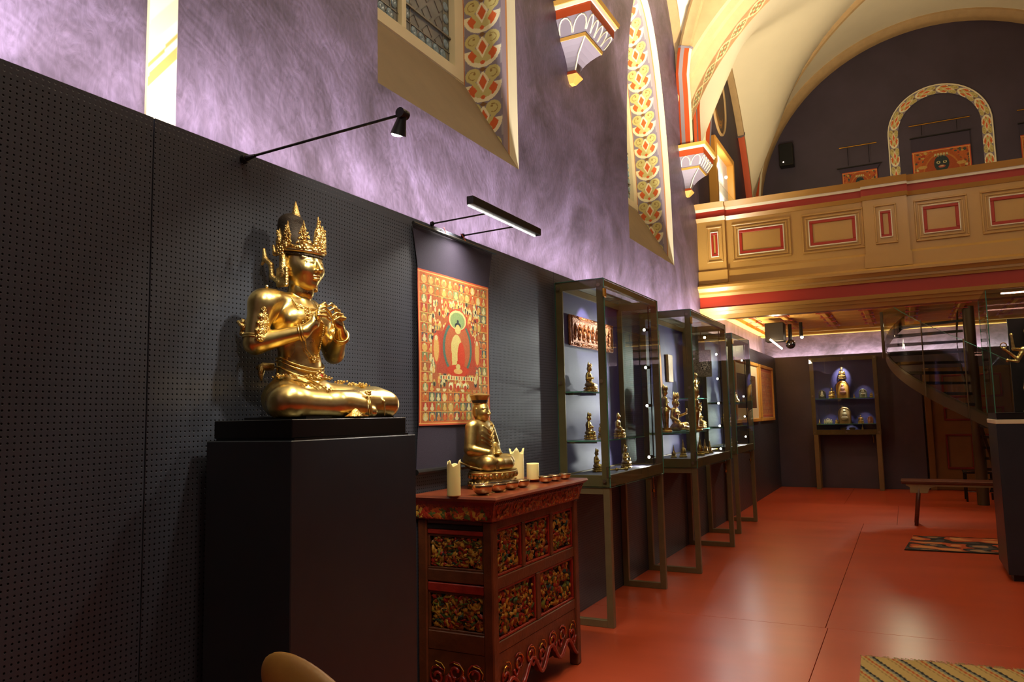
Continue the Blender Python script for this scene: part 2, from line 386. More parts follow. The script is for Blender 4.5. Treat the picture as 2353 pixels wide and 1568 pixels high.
def floormat():
    m, nt, b = newmat('red_floor'); tc = N(nt, 'ShaderNodeNewGeometry'); mp = N(nt, 'ShaderNodeMapping'); mp.inputs['Scale'].default_value = (.6, 2.2, 1)
    nt.links.new(tc.outputs['Position'], mp.inputs[0])
    n = N(nt, 'ShaderNodeTexNoise', i_Scale=1.2, i_Detail=3, i_Roughness=.5); nt.links.new(mp.outputs[0], n.inputs['Vector'])
    r = N(nt, 'ShaderNodeValToRGB'); e = r.color_ramp.elements; e[0].position = .25; e[0].color = (.46, .062, .018, 1); e[1].position = .75; e[1].color = (.60, .094, .034, 1)
    nt.links.new(n.outputs['Fac'], r.inputs[0]); nt.links.new(r.outputs[0], b.inputs['Base Color'])
    r2 = N(nt, 'ShaderNodeMapRange', i_From_Min=.3, i_From_Max=.7, i_To_Min=.30, i_To_Max=.33); nt.links.new(n.outputs['Fac'], r2.inputs[0]); nt.links.new(r2.outputs[0], b.inputs['Roughness'])
    n2 = N(nt, 'ShaderNodeTexNoise', i_Scale=7, i_Detail=1); nt.links.new(tc.outputs['Position'], n2.inputs['Vector'])
    bp = N(nt, 'ShaderNodeBump', i_Strength=.04, i_Distance=.01); nt.links.new(n2.outputs['Fac'], bp.inputs['Height']); nt.links.new(bp.outputs[0], b.inputs['Normal'])
    return m
GLAZE = wall_glaze(); PERF = perforated(); FLOOR = floormat()
BOARD = mat('dark_violet_board', '48404f', .5, bump=.08, bs=30, var=.12, vs_=3)
DARKWALL = mat('dark_indigo_plaster', '3f3544', .6, var=.18, vs_=1.5, bump=.1, bs=12)
CREAM = mat('cream_plaster', 'efe3b8', .6, var=.05, vs_=2)
VAULT = mat('vault_limewash', 'efe5c6', .75, var=.04, vs_=1.2)
STONE = mat('sandstone_rib', 'b99a6c', .6, var=.08, vs_=8, bump=.1, bs=50)
SILL = mat('sill_plaster', '8f7a5a', .7, var=.08, vs_=4, bump=.15, bs=20)
GOLDPAINT = mat('ochre_paint', 'd6a24a', .45, var=.06, vs_=5)
REDPAINT = mat('vermilion_paint', 'a82c10', .5)
ORANGE = mat('orange_paint', 'c8501e', .55)
GREYB = mat('grey_blue_paint', '857a80', .6)
WHITEP = mat('white_line_paint', 'f4ecc8', .6)
GALLERY = mat('gallery_cream', 'bf9248', .36, var=.05, vs_=2, coat=.1)
STEEL = mat('bronzed_steel', '7d6c48', .42, metal=.25, var=.08, vs_=14, spec=.5)
BLACK = mat('black_metal', '1c1a18', .4, metal=.3)
GLASS = glassmat('clear_glass', (.93, .97, .94)); GEDGE = mat('green_glass_edge', '5fa08a', .15, spec=.8)
COLP = colmat('painted_surface', .65)
LEDW = emis('led_white', (1, .93, .82), 40)

# ------------------------------------------------------------ floor
fl = B().box(-.6, 6.2, -3.2, 15.0, -.2, -.012).build('floor', mat('floor_joint', '3a0d06', .8), kind='structure')
ys = [-3.2, 1.2, 5.21, 10.05, 12.02, 14.62]
for i in range(5):
    xs = {0: [0, 1.55, 3.55, 5.9], 1: [0, 1.56, 3.55, 5.9], 2: [0, 1.545, 3.5, 5.9], 3: [0, 1.9, 3.7, 5.9], 4: [0, 1.2, 3.2, 5.9]}[i]
    for j in range(3):
        g = .0016
        B().box(xs[j]+g-(.2 if j == 0 else 0), xs[j+1]-g, ys[i]+g, ys[i+1]-g, -.012, 0, .001).build('floor_sheet', FLOOR, fl)
# ------------------------------------------------------------ left wall
WX = -.2
def arch_pt(kind, t):
    """outline of the window opening right half, t 0..1 sill->apex : (half width, z)"""
    if kind == 1:
        z0, zt, hw = 4.3, 6.1, .793
        s = t*2.05
        if s < 1: return hw, 3.06+(z0-3.06)*s
        a = (s-1)/1.05*PI/2; return hw*math.cos(a), z0+(zt-z0)*math.sin(a)
    a = t*PI/2; hw = .80
    z = 3.06+.24*min(1, t*8) if t < .125 else None
    if z is not None: return hw, z
    a = (t-.125)/.875*PI/2; return hw*math.cos(a), 3.3+2.72*math.sin(a)
def inner_pt(kind, t):
    w_, z = arch_pt(kind, t); zt = arch_pt(kind, 1)[1]; return w_*.89, 3.06+(z-3.06)*(zt-.15-3.06)/(zt-3.06)
WINS = [(3.776, 1), (7.75, 2)]
wl = B(); top = 8.4
def wall_cols(y0, y1, zb): wl.add([(WX, y0, zb), (WX, y1, zb), (WX, y1, top), (WX, y0, top)], [(0, 1, 2, 3)])
edges = []; cur = -3.2
for yc, kd in WINS:
    hw = arch_pt(kd, 0)[0]; wall_cols(cur, yc-hw, 2.0)
    wl.add([(WX, yc-hw, 2.0), (WX, yc+hw, 2.0), (WX, yc+hw, 3.06), (WX, yc-hw, 3.06)], [(0, 1, 2, 3)])
    n = 28; pts = [arch_pt(kd, i/n) for i in range(n+1)]
    for sgn in (-1, 1):
        for i in range(n):
            a, b = pts[i], pts[i+1]
            if abs(a[0]-b[0]) < 1e-6: continue
            wl.add([(WX, yc+sgn*a[0], a[1]), (WX, yc+sgn*b[0], b[1]), (WX, yc+sgn*b[0], top), (WX, yc+sgn*a[0], top)], [(0, 1, 2, 3)])
    cur = yc+hw
wall_cols(cur, 14.7, 2.0)
wall = wl.build('wall_left', GLAZE, kind='structure', fix=False)
low = B().box(-.195, -.0305, -3.2, 14.6, 0, 2.2).build('wall_left_lower', mat('core_board', '191619', .8), kind='structure')
# dark paint above the gallery: thin plaster skin
B().box(WX, WX+.006, 9.95, 14.5, 2.9, 7.4).build('dark_plaster_field', DARKWALL, wall)
for a, b in [(-3.0, 1.557), (1.561, 4.66), (4.664, 7.8), (7.804, 10.9), (10.904, 14.495)]:
    B().box(-.03, 0, a, b, 0.0, 2.33, .0015).build('perforated_panel', PERF, low)
# tall painted cream stripe left in the purple glaze
def stripe_canvas():
    H_, W_ = 260, 16; c = np.zeros((H_, W_, 3)); c[:] = lin2('f3edc6')
    for i in range(H_):
        for j in range(W_):
            v = (i/H_*2.6-j/W_*.17) % .36
            if .05 < v < .10 or .125 < v < .145: c[i, j] = lin2('c99a55')
            elif .2 < v < .29: c[i, j] = lin2('e6dfb0')
    return c
def lin2(h): return np.array([int(h[i:i+2], 16)/255 for i in (0, 2, 4)])
st = thing('painted_pilaster', 'narrow cream wall strip with slanting ochre bands above the first perforated panel', 'pilaster', (WX, 1.73, 2.1), kind='structure')
B().box(WX, WX+.012, 1.668, 1.785, 2.1, 6.2).build('plaster_strip', CREAM, st)
painted('band_paint', lambda u, v: (WX+.0125+0*u, 1.669+u*.115, 2.1+v*2.6), stripe_canvas(), COLP, st)
# ------------------------------------------------------------ windows
def motif(W_=64, H_=96, bg='857c88'):
    c = np.zeros((H_, W_, 3)); V, U = np.meshgrid(np.linspace(0, 2, H_, endpoint=False), np.linspace(-1, 1, W_), indexing='ij')
    c[:] = lin2(bg); P = lin2
    cream, pale, org, brown = P('efe6bd'), P('c9bd78'), P('d4622a'), P('7d5a2e')
    c[(V < 1.1) & (abs(U) > .0) & (abs(U) > .93-.0*V)] = P('a39a9c')
    r = np.hypot(U, (V-1.0)*.95)
    c[(r < .98) & (V < 1.04)] = cream
    lob = (V < .98) & (r < .70)
    dl = (np.abs(np.abs(U)-.50)/.38+np.abs(V-.70)/.42 < 1) & (r < .80); c[dl] = org
    cl = np.hypot(U/.46, (V-.42)/.30) < 1; c[cl & (r < .74)] = pale
    c[(np.hypot(U, V-.26) < .12)] = org
    for s in (-1, 1):
        t = (V-.45)/.9; x0 = s*(.05+.62*np.clip(t, 0, 1)**1.2)
        c[(t > 0) & (t < 1) & (abs(U-x0) < .13)] = pale
        rr = np.hypot((U-s*.52)/.40, (V-1.58)/.42)
        c[rr < 1] = pale
        c[(rr < .60) & (rr > .50) & (U*s > .42)] = P('94763c')
        c[np.hypot(U-s*.44, V-1.68) < .07] = P('94763c')
    c[(np.abs(U)/.34+np.abs(V-1.16)/.66 < 1)] = cream
    c[(np.abs(U)/.22+np.abs(V-1.12)/.44 < 1)] = org
    c[(np.abs(U)/.2+np.abs(V-1.86)/.16 < 1)] = brown
    return c
MOT = motif()
PANE = mat('leaded_glass', '8f8a72', .25, var=.25, vs_=5, spec=.8); PANE.node_tree.nodes['Principled BSDF'].inputs['Alpha'].default_value = .75
ROUND = mat('blue_bullseye_glass', '7d97a3', .12, var=.2, vs_=30, spec=1); LEAD = mat('lead_came', '8d8a7e', .4, metal=.6)
def window(idx, yc, kd, n=30):
    R = thing('window_%d' % idx, None, None, (WX, yc, 3.06), kind='structure')
    XI = -.58; ts = [i/n for i in range(n+1)]
    O = [arch_pt(kd, t) for t in ts]; I = [inner_pt(kd, t) for t in ts]
    # sloping sill
    b = B(); b.add([(WX, yc-O[0][0], 3.06), (WX, yc+O[0][0], 3.06), (XI, yc+I[0][0], 3.725), (XI, yc-I[0][0], 3.725)], [(0, 1, 2, 3)])
    b.build('sill', SILL, R)
    # painted splayed reveal (both jambs + arch) : strip of cream then pattern
    L = [0]
    path = [(O[i][0], O[i][1], I[i][0], I[i][1]) for i in range(n+1)]
    full = path+[(-a, b_, -c, d) for a, b_, c, d in path[::-1][1:]]
    for i in range(1, len(full)): L.append(L[-1]+math.hypot(full[i][0]-full[i-1][0], full[i][1]-full[i-1][1]))
    Lt = L[-1]; nm = round(Lt/.272); full = np.array(full); L = np.array(L)
    H_ = int(Lt/.0045); hcan = []
    mh = MOT.shape[0]
    cnv = np.zeros((H_, 74, 3))
    for i in range(H_):
        v = i/H_*nm; cnv[i, :64] = MOT[int((1 - 0)*((v % 1)*mh)) % mh]
    cnv[:, 64:] = lin2('a39094'); cnv[:, 71:] = lin2('c98a4c'); cnv[:, 0:2] = lin2('c07a3c')
    half = H_//2; cnv[half:] = cnv[:H_-half][::-1]
    def at(u, v, k):
        s = v*Lt; q = [np.interp(s, L, full[:, j]) for j in range(4)]
        # u=1 at outer side of the pattern, u=0 at the frame; cream strip keeps the first 22 %
        f = u*k[1]+(1-u)*k[0]
        return XI+(WX-XI)*f, yc+q[2]+(q[0]-q[2])*f, q[3]+(q[1]-q[3])*f
    painted('reveal_painting', lambda u, v: at(u, v, (0, .84)), cnv, COLP, R)
    b = B(); vs = []
    for i in range(len(full)):
        for f in (.84, .88, 1.0):
            a, bz, c_, d_ = full[i]; vs.append((XI+(WX-XI)*f-(.0 if f != .88 else -.006), yc+c_+(a-c_)*f, d_+(bz-d_)*f))
    m3 = len(full); b.add(vs, [(i*3+k, i*3+k+1, i*3+k+4, i*3+k+3) for i in range(m3-1) for k in (0, 1)])
    b.build('reveal_border', CREAM, R, fix=False)
    # stone frame and mullion
    FR = B(); inn = []
    def fp(i, off): a, z = I[i]; return a
    for sg in (-1, 1):
        for i in range(n):
            a, b_ = I[i], I[i+1]; q = .115
            if b_[1] < 3.726: continue
            if a[1] < 3.725: a = (a[0], 3.725)
            def sh(p): # shrink towards centre
                return (max(0, p[0]-q*min(1, p[0]/.3)), p[1]-q*(p[1]-3.725)/(I[-1][1]-3.725))
            A2, B2 = sh(a), sh(b_)
            FR.hexa([(XI, yc+sg*a[0], a[1]), (XI, yc+sg*b_[0], b_[1]), (XI, yc+sg*B2[0], B2[1]), (XI, yc+sg*A2[0], A2[1]),
                     (XI-.09, yc+sg*a[0], a[1]), (XI-.09, yc+sg*b_[0], b_[1]), (XI-.09, yc+sg*B2[0], B2[1]), (XI-.09, yc+sg*A2[0], A2[1])])
    FR.box(XI-.085, XI+.006, yc-I[0][0], yc+I[0][0], 3.725, 3.82, .01)
    FR.build('frame', CREAM, R)
    B().box(XI-.07, XI-.01, yc-.022, yc+.022, 3.82, I[-1][1], .008).build('mullion', CREAM, R)
    gx = XI-.05; gw = I[0][0]-.115
    for sg, (a, b_) in ((-1, (-gw, -.022)), (1, (.022, gw))):
        pn = B().box(gx-.004, gx, yc+a, yc+b_, 3.82, I[-1][1]-.1).build('pane', PANE, R)
        ld = B(); iw = .085
        for z in (3.835, 3.835+iw): ld.box(gx, gx+.006, yc+a, yc+b_, z-.003, z+.003)
        for y in (a+.012, a+iw, b_-iw, b_-.012): ld.box(gx, gx+.006, yc+y-.003, yc+y+.003, 3.82, I[-1][1]-.12)
        # iron saddle bars and the small diamond-and-hexagon leading
        for k in range(7): ld.box(gx+.006, gx+.018, yc+a-.01, yc+b_+.01, 4.02+.36*k, 4.032+.36*k)
        rr = random.Random(idx*7+sg)
        for k in range(16):
            z = 3.94+.14*k
            for q in range(3):
                y = a+.13+q*(b_-a-.26)/2; s_ = .06
                ld.tube([(gx+.003, yc+y-s_, z), (gx+.003, yc+y, z+.06), (gx+.003, yc+y+s_, z), (gx+.003, yc+y, z-.06)], .0028, 4, closed=True)
        ld.build('lead_came', LEAD, R, kind=None)
        k = 0; y = a+iw+.045
        while y < b_-iw:
            dsc = B().lathe([(.0, .003), (.018, .008), (.036, .004), (.038, 0)], n=14)
            dsc.v = [(gx+.002+z, yc+y+x, 3.878+y_) for x, y_, z in dsc.v]; dsc.build('bullseye_pane', ROUND, R, smooth=True); y += .088
        for yy in (a+iw/2+.005, b_-iw/2-.005):
            z = 3.97
            while z < 4.9:
                dsc = B().lathe([(.0, .003), (.018, .008), (.033, .004), (.035, 0)], n=14)
                dsc.v = [(gx+.002+q, yc+yy+x, z+y_) for x, y_, q in dsc.v]; dsc.build('bullseye_pane', ROUND, R, smooth=True); z += .092
for i, (yc, kd) in enumerate(WINS): window(i+1, yc, kd)
# ------------------------------------------------------------ vault
XC, XR = 2.87, 5.94
def T(x): return 5+math.sqrt(max(0, 3.07**2-(x-XC)**2))
def Lpt(y, c, r, e, z0): return z0+math.sqrt(max(0, r*r-(abs(y-c)+e)**2))
BAYS = [(1.55, 5.5, 3.55, 2.6, .8, 4.94), (5.6, 9.05, 7.4, 2.6, .8, 4.94), (9.5, 14.45, 11.95, 3.85, 2.0, 3.85), (-3.2, 1.5, -.9, 3.2, .9, 4.5)]
ceil = B().box(-.6, 6.3, -3.4, 15.1, 8.6, 8.8).build('ceiling', VAULT, kind='structure')
def bay_z(x, y, bay):
    ya, yb, c, r, e, z0 = bay; h = (yb-ya)/2; xm = min(x, 2*XC-x); u = (xm-WX)/3.07; v = 1-abs(y-(ya+h))/h
    if v <= u: return T(WX+max(v, 0)*3.07)*0+T(xm)  if False else T(xm) if v <= u and v >= 0 and u <= 1 and v < u*0 else (T(xm) if v < u else 0)
    return 0
for bi, bay in enumerate(BAYS):
    ya, yb, c, r, e, z0 = bay; h = (yb-ya)/2; n = 36
    V_ = []; Fc = []
    for j in range(n+1):
        y = ya+(yb-ya)*j/n; vd = 1-abs(j/n*2-1)             # 0 at ends, 1 mid
        for i in range(n+1):
            x = WX+(XR-WX)*i/n; ud = 1-abs(i/n*2-1)
            xd = WX+vd*3.07                                    # groin position for this y
            if vd < ud: # transverse cell: barrel profile, a little domed
                z = T(WX+ud*3.07)
            else:
                s = ud/max(vd, 1e-6); Lz = max(5.0, Lpt(ya+h+(y-ya-h), c, r, e, z0)); z = Lz+(T(xd)-Lz)*s
            V_.append((x, y, z))
    for j in range(n):
        for i in range(n): a = j*(n+1)+i; Fc.append((a, a+1, a+n+2, a+n+1))
    bb = B(); bb.add(V_, Fc); bb.build('vault_web', VAULT, ceil, smooth=True, fix=False)
# ribs
RP = [(-.085, 0), (-.085, -.04), (-.05, -.07), (-.02, -.12), (.02, -.12), (.05, -.07), (.085, -.04), (.085, 0)]
def rib(name, pts, m, parent, prof=RP, sc=1.0, side=None):
    P = [Vector(p) for p in pts]; path = []
    for i in range(len(P)):
        t = (P[min(i+1, len(P)-1)]-P[max(i-1, 0)]).normalized()
        plane_n = side if side is not None else t.cross(Vector((0, 0, 1)))
        if plane_n.length < 1e-3: plane_n = Vector((0, 1, 0))
        plane_n = Vector(plane_n).normalized(); nrm = t.cross(plane_n).normalized()
        if side is None and i and nrm.dot(last) < 0: nrm = -nrm; plane_n = -plane_n
        if i == 0 and nrm.z < 0 and abs(nrm.z) > .05: nrm = -nrm
        last = nrm; path.append((P[i], plane_n*sc, nrm*sc))
    return B().sweep(path, prof).build(name, m, parent, smooth=35)
def diag_pts(x0, y0, y1, n=24, xe=XC, drop=.0):
    pts = []
    for i in range(n+1):
        a = PI*.5*i/n; x = WX+.12+(xe-WX-.12)*(1-math.cos(a)) if False else WX+.1+(xe-WX-.1)*(i/n)**1.6
        f = (x-WX)/(3.07); pts.append((x, y0+(y1-y0)*f, T(x)+.0))
    return pts
def mirx(p): return [(2*XC-x, y, z) for x, y, z in p]
def up_side(pts):
    d = Vector(pts[-1])-Vector(pts[0]); d.z = 0; return Vector((-d.y, d.x, 0)).normalized()
PAINTED = []
for y0, y1 in ((9.05, 7.4), (5.6, 7.4), (5.5, 3.55), (14.35, 11.95), (9.55, 11.95)):
    for mir in (0, 1):
        p = diag_pts(0, y0, y1)
        yo = y0-.06 if y1 > y0 else y0+.06
        ext = [(WX+.03, y0+(.12 if y1 < y0 else -.12) if abs(y0-9.05) < .1 or abs(y0-5.55) < .1 else y0, z) for z in (4.64, 4.95, 5.3)]+[(WX+.055, y0, 5.55)]
        p = ext+p
        if mir: p = mirx(p)
        sd = up_side(p); tz = (Vector(p[-1])-Vector(p[-2])).normalized().cross(sd)
        if tz.z < 0: sd = -sd
        rib('diagonal_rib', p, STONE, ceil, side=sd)
        if not mir: PAINTED.append((p, sd, RP, 5.85 if y0 < 10 else 6.2))
# wall arches (formerets) on the left wall
for (ya, yb, c, r, e, z0) in BAYS[:3]:
    hh = math.sqrt(max(0, r*r-0))-e
    for sg in (-1, 1):
        pts = []
        for i in range(19):
            d = hh*.995*(1-i/18); pts.append((WX+.01, c+sg*d, Lpt(c+d, c, r, e, z0)))
        s_ = Vector((1, 0, 0)) if sg > 0 else Vector((-1, 0, 0))
        pf = [(-.02*1, .02), (.10, .02), (.10, -.05), (.06, -.09), (-.02, -.09)] if sg < 0 else [(-.10, .02), (.02, .02), (.02, -.09), (-.06, -.09), (-.10, -.05)]
        if ya > -1: pts = [(pts[0][0], pts[0][1], 4.64)]+[q for q in pts if q[2] > 4.7]
        rib('wall_rib', pts, STONE, ceil, prof=pf, side=-s_); PAINTED.append((pts, -s_, pf, 5.5 if ya < 9 else 6.1))
# back wall arch rib
bp = [(XC-3.07*math.cos(a), 14.40, 5+3.07*math.sin(a)) for a in [PI*i/48 for i in range(49)]]
rib('wall_rib', bp, STONE, ceil, side=Vector((0, 1, 0)), prof=[(-.12, .05), (-.12, -.03), (-.06, -.1), (.0, -.12), (.12, -.12), (.12, .05)])
# transverse arch in front of the gallery
def A_(x): return 3.81+math.sqrt(max(0, 3.31**2-(x-2.92)**2))
AY0, AY1 = 9.02, 9.55; NA = 60
a0 = math.acos((2.92-WX)/3.31)
def arcp(k, rr=3.31): a = a0+(PI-2*a0)*k; return (2.92-rr*math.cos(a), 3.81+rr*math.sin(a))
tv = []; tf = []
secs = [(AY0, 1.4), (AY0, .22), (AY0+.04, .20), (AY0+.06, .12), (AY0+.13, .11), (AY0+.15, .0), (AY1-.10, .0), (AY1-.05, .04), (AY1, .05), (AY1, 1.4)]
for i in range(-1, NA+2):
    for y, dr in secs:
        x, z = arcp(min(max(i, 0), NA)/NA, 3.31+dr)
        if i < 0 or i > NA: z = 4.635; x = max(WX-.3, min(x, 6.2))
        tv.append((x, y, min(z, 8.5)))
NA += 2
ns = len(secs)
for i in range(NA):
    for k in range(ns-1): tf.append((i*ns+k, i*ns+k+1, (i+1)*ns+k+1, (i+1)*ns+k))
arch = B().add(tv, tf).build('transverse_arch', mat('arch_stone', 'd6b98a', .6, var=.06, vs_=6), ceil, fix=False, smooth=30)
def guil(H_, W_, per, bg='b98f63', c1='e3d39a', c2='8f9464', c3='b5623a'):
    V, U = np.meshgrid(np.arange(H_)/H_*per, np.linspace(-1, 1, W_), indexing='ij'); c = np.zeros((H_, W_, 3)); c[:] = lin2(bg)
    ph = V*PI; a = .72*np.sin(ph); rr = abs(U)/(abs(a)+1e-3)
    c[(abs(U) < abs(a))] = lin2(c2)
    n_ = np.sin(V*PI*7)*np.cos(U*9); c[(abs(U) < abs(a)*.8) & (n_ > .35)] = lin2(c3); c[(abs(U) < abs(a)*.8) & (n_ < -.5)] = lin2(c1)
    c[abs(abs(U)-abs(a)) < .11] = lin2(c1)
    c[abs(U) > .93] = lin2(c3)
    return c
def archpos(u, v):
    a = a0+(PI-2*a0)*v; r_ = 3.31-.003; return 2.92-r_*np.cos(a), (AY0+.17)+(AY1-.12-AY0-.17)*u, 3.81+r_*np.sin(a)
painted('arch_painting', archpos, guil(900, 22, 26), COLP, arch)
# the lowest metre of each rib is painted in stripes, ending in a grey ring
def rib_paint(pts, side, prof, ztop, parent):
    P = [p for p in pts if p[2] < ztop]
    if len(P) < 3: return
    cols = [ORANGE, GREYB, ORANGE, WHITEP, GREYB, ORANGE, GOLDPAINT]
    cx_ = sum(q[0] for q in prof)/len(prof)
    for k in range(len(prof)-1):
        (a1, b1), (a2, b2) = prof[k], prof[k+1]
        if math.hypot(a1-a2, b1-b2) < .02: continue
        nx_, ny_ = (b2-b1), -(a2-a1); L_ = math.hypot(nx_, ny_); nx_, ny_ = nx_/L_*.005, ny_/L_*.005
        if (a1-cx_)*nx_+(b1+.04)*ny_ < 0: nx_, ny_ = -nx_, -ny_
        rib('painted_stripe', P, cols[k % 7], parent, prof=[(a1, b1), (a2, b2), (a2+nx_, b2+ny_), (a1+nx_, b1+ny_)], side=side)
    mx_ = [(a*1.12, b*1.12) for a, b in prof]; i = len(P)-1
    rib('grey_ring', [pts[i], tuple((Vector(pts[i])*.8+Vector(pts[i+1])*.2))] if i+1 < len(pts) else pts[-2:], GREYB, parent, prof=mx_, side=side)
for pts_, sd_, pf_, zt_ in PAINTED: rib_paint(pts_, sd_, pf_, zt_, ceil)
# corbels
LIL = mat('pale_lilac_paint', '8f848a', .6)
def corbel(y, label):
    C_ = thing('corbel', label, 'corbel', (WX, y, 4.12), group='painted wall corbels under the vault ribs')
    def fr(z0, z1, w0, d0, w1, d1, m, name):
        b = B(); b.hexa([(WX, y-w0, z0), (WX, y+w0, z0), (WX+d0, y+w0, z0), (WX+d0, y-w0, z0), (WX, y-w1, z1), (WX, y+w1, z1), (WX+d1, y+w1, z1), (WX+d1, y-w1, z1)])
        return b.build(name, m, C_)
    fr(4.60, 4.635, .30, .33, .31, .34, GOLDPAINT, 'top_moulding'); fr(4.575, 4.60, .28, .31, .29, .32, WHITEP, 'top_moulding')
    fr(4.50, 4.575, .265, .295, .27, .30, ORANGE, 'red_band')
    fr(4.375, 4.50, .19, .215, .265, .295, LIL, 'scalloped_bell')
    fr(4.35, 4.375, .19, .215, .195, .22, GOLDPAINT, 'lower_moulding')
    b = B(); n = 6
    for i in range(n):
        f0, f1 = i/n, (i+1)/n; q = lambda f: .055+.13*f**1.7
        b.hexa([(WX, y-q(f0), 4.15+.2*f0), (WX, y+q(f0), 4.15+.2*f0), (WX+q(f0)*1.12, y+q(f0), 4.15+.2*f0), (WX+q(f0)*1.12, y-q(f0), 4.15+.2*f0),
                (WX, y-q(f1), 4.15+.2*f1), (WX, y+q(f1), 4.15+.2*f1), (WX+q(f1)*1.12, y+q(f1), 4.15+.2*f1), (WX+q(f1)*1.12, y-q(f1), 4.15+.2*f1)])
    b.build('flared_bell', LIL, C_)
    fr(4.12, 4.15, .07, .085, .06, .07, ORANGE, 'knop_collar'); fr(4.06, 4.12, .03, .035, .07, .085, GOLDPAINT, 'knop')
    # white scallop outlines
    b = B()
    for side in range(2):
        n_ = 2 if side == 0 else 5
        for i in range(n_):
            pts = []
            for k in range(9):
                a = PI*k/8; u = (i+.5-.46*math.cos(a))/n_; v = .15+.8*math.sin(a)
                w_ = .19+(.075)*v; d_ = .215+.08*v; z = 4.375+.125*v
                pts.append((WX+d_*u, y-w_-.002, z) if side == 0 else (WX+d_+.002, y-w_+2*w_*u, z))
            b.tube(pts, .006, 5)
    for s_ in (0,):
        b.tube([(WX+.215*.98, y-.185, 4.35), (WX+.12, y-.11, 4.25), (WX+.07, y-.06, 4.15)], .006, 5)
    b.build('white_outline', WHITEP, C_)
    return C_
corbel(5.56, 'painted corbel between the two tall windows'); corbel(9.28, 'painted corbel beside the gallery front, carrying the broad arch')
# ------------------------------------------------------------ back wall, right wall, rear wall
bw = B().box(-.6, 6.3, 14.7, 14.9, 0, 8.6).build('wall_back', GLAZE, kind='structure')
B().box(WX, 5.94, 14.5, 14.70, 2.86, 8.4).build('dark_upper_field', DARKWALL, bw)
B().box(0, 2.33, 14.5, 14.56, 0, 2.33, .002).build('wall_board', BOARD, bw)
B().box(3.72, 5.9, 14.5, 14.56, 0, 2.33, .002).build('wall_board', BOARD, bw)
B().box(2.33, 3.72, 14.5, 14.56, 2.02, 2.33, .002).build('wall_board', BOARD, bw)
wr = B().box(5.94, 6.2, -3.2, 14.7, 0, 8.6).build('wall_right', GLAZE, kind='structure')
B().box(5.87, 5.9, -3.2, 14.5, 0, 2.33).build('wall_board', BOARD, wr)
B().box(-.6, 6.3, -3.4, -3.2, 0, 8.6).build('wall_front', GLAZE, kind='structure')
# painted arch on the back wall above the gallery
def pa(u, v):
    # v along the arch, u outwards
    L1 = 2.5; Lt = 2*L1+PI*.69; s = v*Lt; r_ = .62+.14*u; xc, zc = 2.885, 6.1
    a = np.clip((s-L1)/.69, 0, PI)
    x = np.where(s < L1, xc-r_, np.where(s > Lt-L1, xc+r_, xc-r_*np.cos(a))); z = np.where(s < L1, zc-L1+s, np.where(s > Lt-L1, zc-(s-(Lt-L1)), zc+r_*np.sin(a)))
    return x, 14.485+0*u, z
ap = thing('arch_mural', 'painted round arch border with scrolls on the dark upper back wall', 'mural', (2.885, 14.49, 3.6))
cm = np.concatenate([MOT[:, 2:62:3]]*1); reps = 22; rows = np.concatenate([cm[::3]]*reps); painted('scroll_border', pa, rows, COLP, ap)
b = B(); pts = [(2.885-.775*1, 14.48, 3.6)]+[(2.885-.775*math.cos(a), 14.48, 6.1+.775*math.sin(a)) for a in [PI*i/28 for i in range(29)]]+[(2.885+.775, 14.48, 3.6)]
b.tube(pts, .012, 5); b.build('white_edge', WHITEP, ap)
# door in the back wall
DOORP = mat('brown_olive_door', '6f4f22', .45, var=.1, vs_=4); DRED = mat('dark_red_trim', '6d1512', .45)
d = thing('door_1', None, None, (3.0, 14.5, 0), kind='structure')
B().box(2.36, 2.46, 14.44, 14.58, 0, 2.02, .008).build('door_frame', DOORP, d); B().box(3.6, 3.72, 14.44, 14.58, 0, 2.02, .008).build('door_frame', DOORP, d)
B().box(2.46, 3.6, 14.5, 14.55, 0.005, 2.02, .004).build('door_leaf', DOORP, d)
for z0, z1 in ((.35, .92), (1.14, 1.36), (1.52, 1.9)):
    for x0, x1 in ((2.63, 3.02), (3.14, 3.48)):
        b = B(); t = .03
        for q in ((x0, x1, z0, z0+t), (x0, x1, z1-t, z1), (x0, x0+t, z0+t, z1-t), (x1-t, x1, z0+t, z1-t)): b.box(q[0], q[1], 14.475, 14.5, q[2], q[3], .004)
        b.build('panel_moulding', DRED, d)
# ------------------------------------------------------------ gallery
GY = 9.8
g = thing('gallery_front', 'cream gallery parapet with red-outlined panels and a red band', 'balcony', (2.87, GY, 2.57))
# profile (y offset towards the room is negative, z)
def gal(name, z0, z1, o0, o1, m, x0=WX, x1=5.94, th=.16):
    return B().prism([(GY-o0, z0), (GY-o1, z1), (GY+th, z1), (GY+th, z0)], 0, x0, x1).build(name, m, g)
gal('soffit_edge', 2.55, 2.60, .0, .02, GALLERY); gal('soffit_moulding', 2.60, 2.64, .04, .05, GALLERY); gal('soffit_moulding', 2.64, 2.685, .075, .09, GALLERY)
gal('red_band', 2.685, 2.833, .05, .05, REDPAINT)
for z0, z1, a, c_ in ((2.833, 2.865, .07, .08), (2.865, 2.895, .09, .09), (2.895, 2.935, .10, .13), (2.935, 2.965, .15, .15), (2.965, 3.005, .12, .06)): gal('cornice_moulding', z0, z1, a, c_, GALLERY)
gal('parapet_wall', 3.005, 3.87, .0, .0, GALLERY); gal('parapet_plinth', 3.005, 3.16, .03, .03, GALLERY); gal('plinth_moulding', 3.16, 3.19, .03, .005, GALLERY)
def cap(x0, x1, o):
    gal('rail_moulding', 3.825, 3.87, .01+o, .045+o, GALLERY, x0, x1); gal('red_frieze', 3.87, 3.955, .025+o, .025+o, REDPAINT, x0, x1)
    gal('rail_moulding', 3.955, 3.985, .045+o, .05+o, WHITEP, x0, x1); gal('rail_cap', 3.985, 4.05, .06+o, .10+o, GALLERY, x0, x1)
